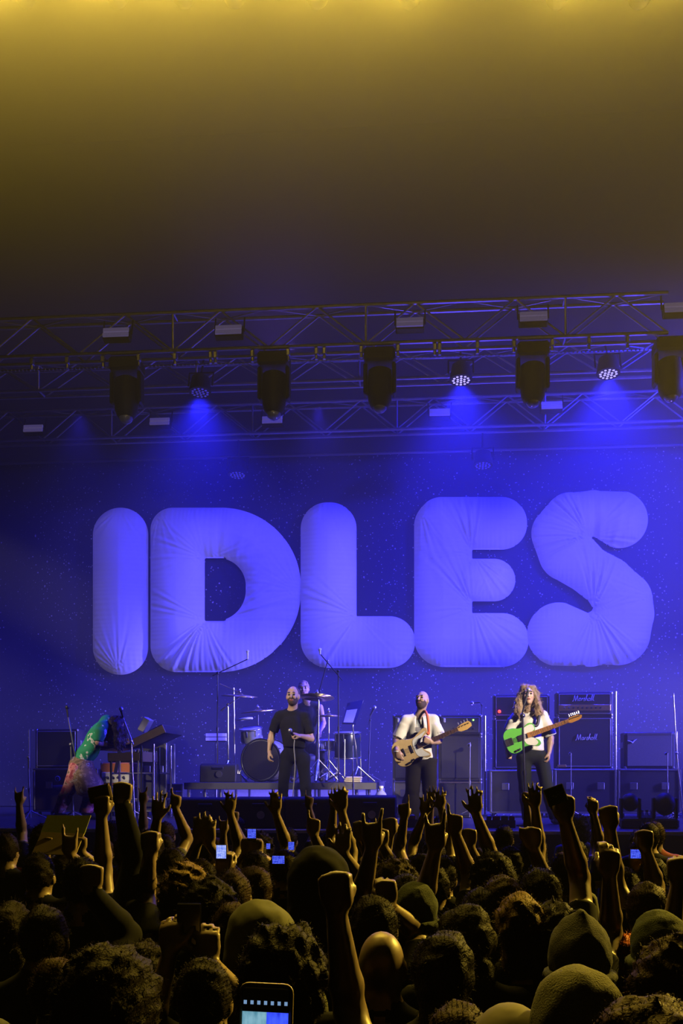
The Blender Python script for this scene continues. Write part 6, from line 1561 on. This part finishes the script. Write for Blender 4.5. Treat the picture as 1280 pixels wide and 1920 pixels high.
while k < 36 and tries < 900:
    tries += 1
    Yp = rr.uniform(6.6, 10.4); pxp = rr.uniform(10, 1270); x_ = P(pxp, 1450, Yp).x
    if any(((x_ - a) / .5) ** 2 + ((Yp - c_) / .42) ** 2 < 1 for a, c_ in SPOTS): continue
    z = rr.uniform(1.60, 1.82); hs, hcx, nm_ = LOOK[k % 5]
    yt = HY - (z - HC) * S(pxp, Yp)
    ar = []
    if k % 3 == 0:
        q = 'L' if k % 2 else 'R'; sx = pxp + (-1 if q == 'L' else 1) * .18 * S(pxp, Yp)
        ar = [(q, sx + rr.uniform(-4, 4), HY - (z + rr.uniform(.18, .27) - HC) * S(pxp, Yp), ('fist', 'open', 'point', 'horns')[(k // 3) % 4])]
    where = next(w_ for q_, w_ in ((140, 'below the keyboard player'), (330, 'below the keyboards'), (440, 'before the first wedge'), (640, 'below the singer'), (745, 'before the last wedge'), (830, 'below the bass player'), (920, 'below the bass rig'), (1040, 'below the guitarist'), (1160, 'below the gold strip amp'), (9999, 'below the pale grille combo')) if pxp < q_)
    crowd('far person with ' + nm_ + (' and one ' + {'fist': 'fist', 'open': 'open hand', 'point': 'pointing finger', 'horns': 'horns sign'}[ar[0][3]] + ' up ' if ar else ' ') + where + ('' if ar else ' in ' + ('black', 'grey', 'denim', 'red', 'olive')[k % 5]), pxp, yt, Yp, ar, hair=hs, hcol=hcx, cloth=('black', 'grey', 'denim', 'red', 'olive')[k % 5], group='far people near the stage')
    k += 1
SIDE = ('black', 'grey', 'denim', 'red', 'olive', 'brown')
for k in range(14):
    Yp = 3.4 + .95 * (k // 2); pxp = (1350 + 18 * (k % 3), -80 - 18 * (k % 3))[k % 2]
    hs, hcx, nm_ = LOOK[(k * 2) % 5]; z = 1.62 + .18 * ((k * .37) % 1)
    crowd('onlooker with ' + nm_ + ' in ' + SIDE[k % 6] + (' beyond the amp side of the crowd' if k % 2 == 0 else ' beyond the keyboard side of the crowd') + ', row ' + ('one', 'two', 'three', 'four', 'five', 'six', 'seven')[k // 2], pxp, HY - (z - HC) * S(pxp, Yp), Yp, hair=hs, hcol=hcx, cloth=SIDE[k % 6], group='onlookers at the flanks')

# ------------------------------------------------------------------ things held up
PHONEB = mat('phone_black', (.012, .012, .013), .25)
def screen_mat(name, c0, c1, strength, sc=6.0):
    if name in MATS: return MATS[name]
    m = bpy.data.materials.new(name); m.use_nodes = True; t = m.node_tree; b = t.nodes['Principled BSDF']
    b.inputs['Base Color'].default_value = (.01, .01, .01, 1); b.inputs['Roughness'].default_value = .2
    tc = t.nodes.new('ShaderNodeTexCoord'); n = t.nodes.new('ShaderNodeTexNoise'); n.inputs['Scale'].default_value = sc; n.inputs['Detail'].default_value = 4
    t.links.new(tc.outputs['Generated'], n.inputs['Vector'])
    r = t.nodes.new('ShaderNodeValToRGB'); r.color_ramp.elements[0].position = .35; r.color_ramp.elements[1].position = .65
    r.color_ramp.elements[0].color = (*c0, 1); r.color_ramp.elements[1].color = (*c1, 1)
    t.links.new(n.outputs['Fac'], r.inputs[0]); t.links.new(r.outputs[0], b.inputs['Emission Color']); b.inputs['Emission Strength'].default_value = strength
    MATS[name] = m; return m
SCR = screen_mat('screen_blue', (.01, .02, .5), (.10, .16, 1.0), 1.0)
SCR2 = screen_mat('screen_pale', (.12, .2, .9), (.45, .55, 1.0), 1.0)
def phone(label, px, py, Y, w, h, scr=None, frac=(0, 0, 1, 1), roll=0.0, tilt=0.0, edge=PHONEB):
    """w, h in metres; the screen faces the camera; frac = lit part of the screen"""
    c = P(px, py, Y); Rm = Matrix.Rotation(roll, 3, 'Y') @ Matrix.Rotation(tilt, 3, 'X')
    r = thing('phone', label, 'phone', c, 'phones held up in the crowd')
    Geo().box(c, (w, .009, h), Rm, .004).build('phone_body', edge, parent=r)
    Geo().box(c + Rm @ Vector((0, -.0048, 0)), (w * .92, .001, h * .94), Rm).build('glass', GLASSB, parent=r)
    if scr is not None:
        a0, b0, a1, b1 = frac
        Geo().box(c + Rm @ Vector(((a0 + a1 - 1) / 2 * w * .9, -.0056, (b0 + b1 - 1) / 2 * h * .9)), (w * .9 * (a1 - a0), .001, h * .9 * (b1 - b0)), Rm).build('screen', scr, parent=r)
    return r, c, Rm
GLASSB = mat('screen_glass_off', (.01, .01, .011), .12)
r, c, Rm = phone('large phone in a tan case showing a blue stage picture', 497, 1944, 1.47, .073, .15, None, roll=.03)
TANE = mat('phone_tan_frame', (.5, .38, .2), .4)
Geo().path([c + Rm @ Vector((x, 0, z)) for x, z in rounded([(-.037, -.076, .01), (.037, -.076, .01), (.037, .076, .012), (-.037, .076, .012)], 4)], .0035, 6, closed=True).build('phone_case', TANE, parent=r, smooth=True)
Geo().box(c + Rm @ Vector((-.016, -.0056, -.010)), (.036, .001, .095), Rm).build('screen', screen_mat('screen_teal', (.05, .22, .32), (.25, .50, .62), .9, 3), parent=r)
Geo().box(c + Rm @ Vector((.018, -.0056, -.010)), (.032, .001, .095), Rm).build('screen', screen_mat('screen_deep_blue', (.01, .02, .55), (.05, .10, 1.0), 1.2, 3), parent=r)
ICON = mat('icon_glow', (.3, .5, .8), .4, emit=(.35, .6, 1.0), estr=.5)
for k in range(7): Geo().box(c + Rm @ Vector((-.030 + .010 * k, -.0058, .051)), (.0045, .001, .0055), Rm, .0).build('icon', ICON, parent=r)
phone('dark phone lifted in both hands above the dark haired head', 354, 1738, 3.24, .080, .155, None)
phone('pale glowing phone held with curled fingers', 415, 1597, 4.74, .052, .07, SCR2)
phone('phone filming the stage with its upper half lit', 472, 1570, 6.45, .06, .12, SCR, (0, .45, 1, 1))
phone('tiny lit phone low in the crowd beside the filming phone', 503, 1590, 6.9, .03, .07, SCR, (0, .4, 1, 1))
phone('lit phone lying flat behind the smooth brown hair', 522, 1612, 5.2, .07, .045, SCR)
phone('small lit phone at the edge of the dark hood', 546, 1586, 6.2, .04, .055, SCR)
phone('phone filming in landscape beside the tall fist', 257, 1607, 5.2, .078, .045, SCR)
phone('blue lit phone with an orange top edge', 1191, 1601, 5.75, .062, .055, SCR, edge=mat('orange_phone_edge', (.9, .3, .05), .4))
r, c, Rm = phone('black phone back with faint marks lifted by a straight arm', 1041, 1491, 4.22, .085, .075, None, roll=-.35)
for k in range(3): Geo().box(c + Rm @ Vector((-.012 + .012 * k, -.0060, -.006 * (k % 2))), (.009, .001, .004), Rm).build('mark', GREY, parent=r)
c = P(188, 1489, 4.88)
r = thing('dark_box', 'dark square box held up beside the tall fist', 'box', c)
Geo().box(c, (.115, .03, .075), Matrix.Rotation(-.22, 3, 'Y'), .008).build('box_body', CLOTHS['brown'], parent=r)
Geo().box(c + Matrix.Rotation(-.22, 3, 'Y') @ Vector((0, 0, .04)), (.105, .026, .006), Matrix.Rotation(-.22, 3, 'Y'), .002).build('lid', CLOTHS['brown'], parent=r)
c = P(117, 1563, 6.5)
r = thing('cardboard_sign', 'pale cardboard sign with a green upper half held over the crowd', 'sign', c)
sg = S(117, 6.5)
Rt = Matrix.Rotation(math.radians(-48), 3, 'X'); kh = 1 / math.cos(math.radians(48))
Geo().box(c + Rt @ Vector((0, 0, .055 * kh)), (86 / sg, .006, 34 / sg * kh), Rt, .002).build('upper_panel', mat('green_card', (.30, .34, .10), .8), parent=r)
Geo().box(c + Rt @ Vector((0, -.004, -.065 * kh)), (84 / sg, .006, 38 / sg * kh), Rt @ Matrix.Rotation(.04, 3, 'Y'), .002).build('lower_panel', mat('tan_card', (.60, .46, .26), .8), parent=r)
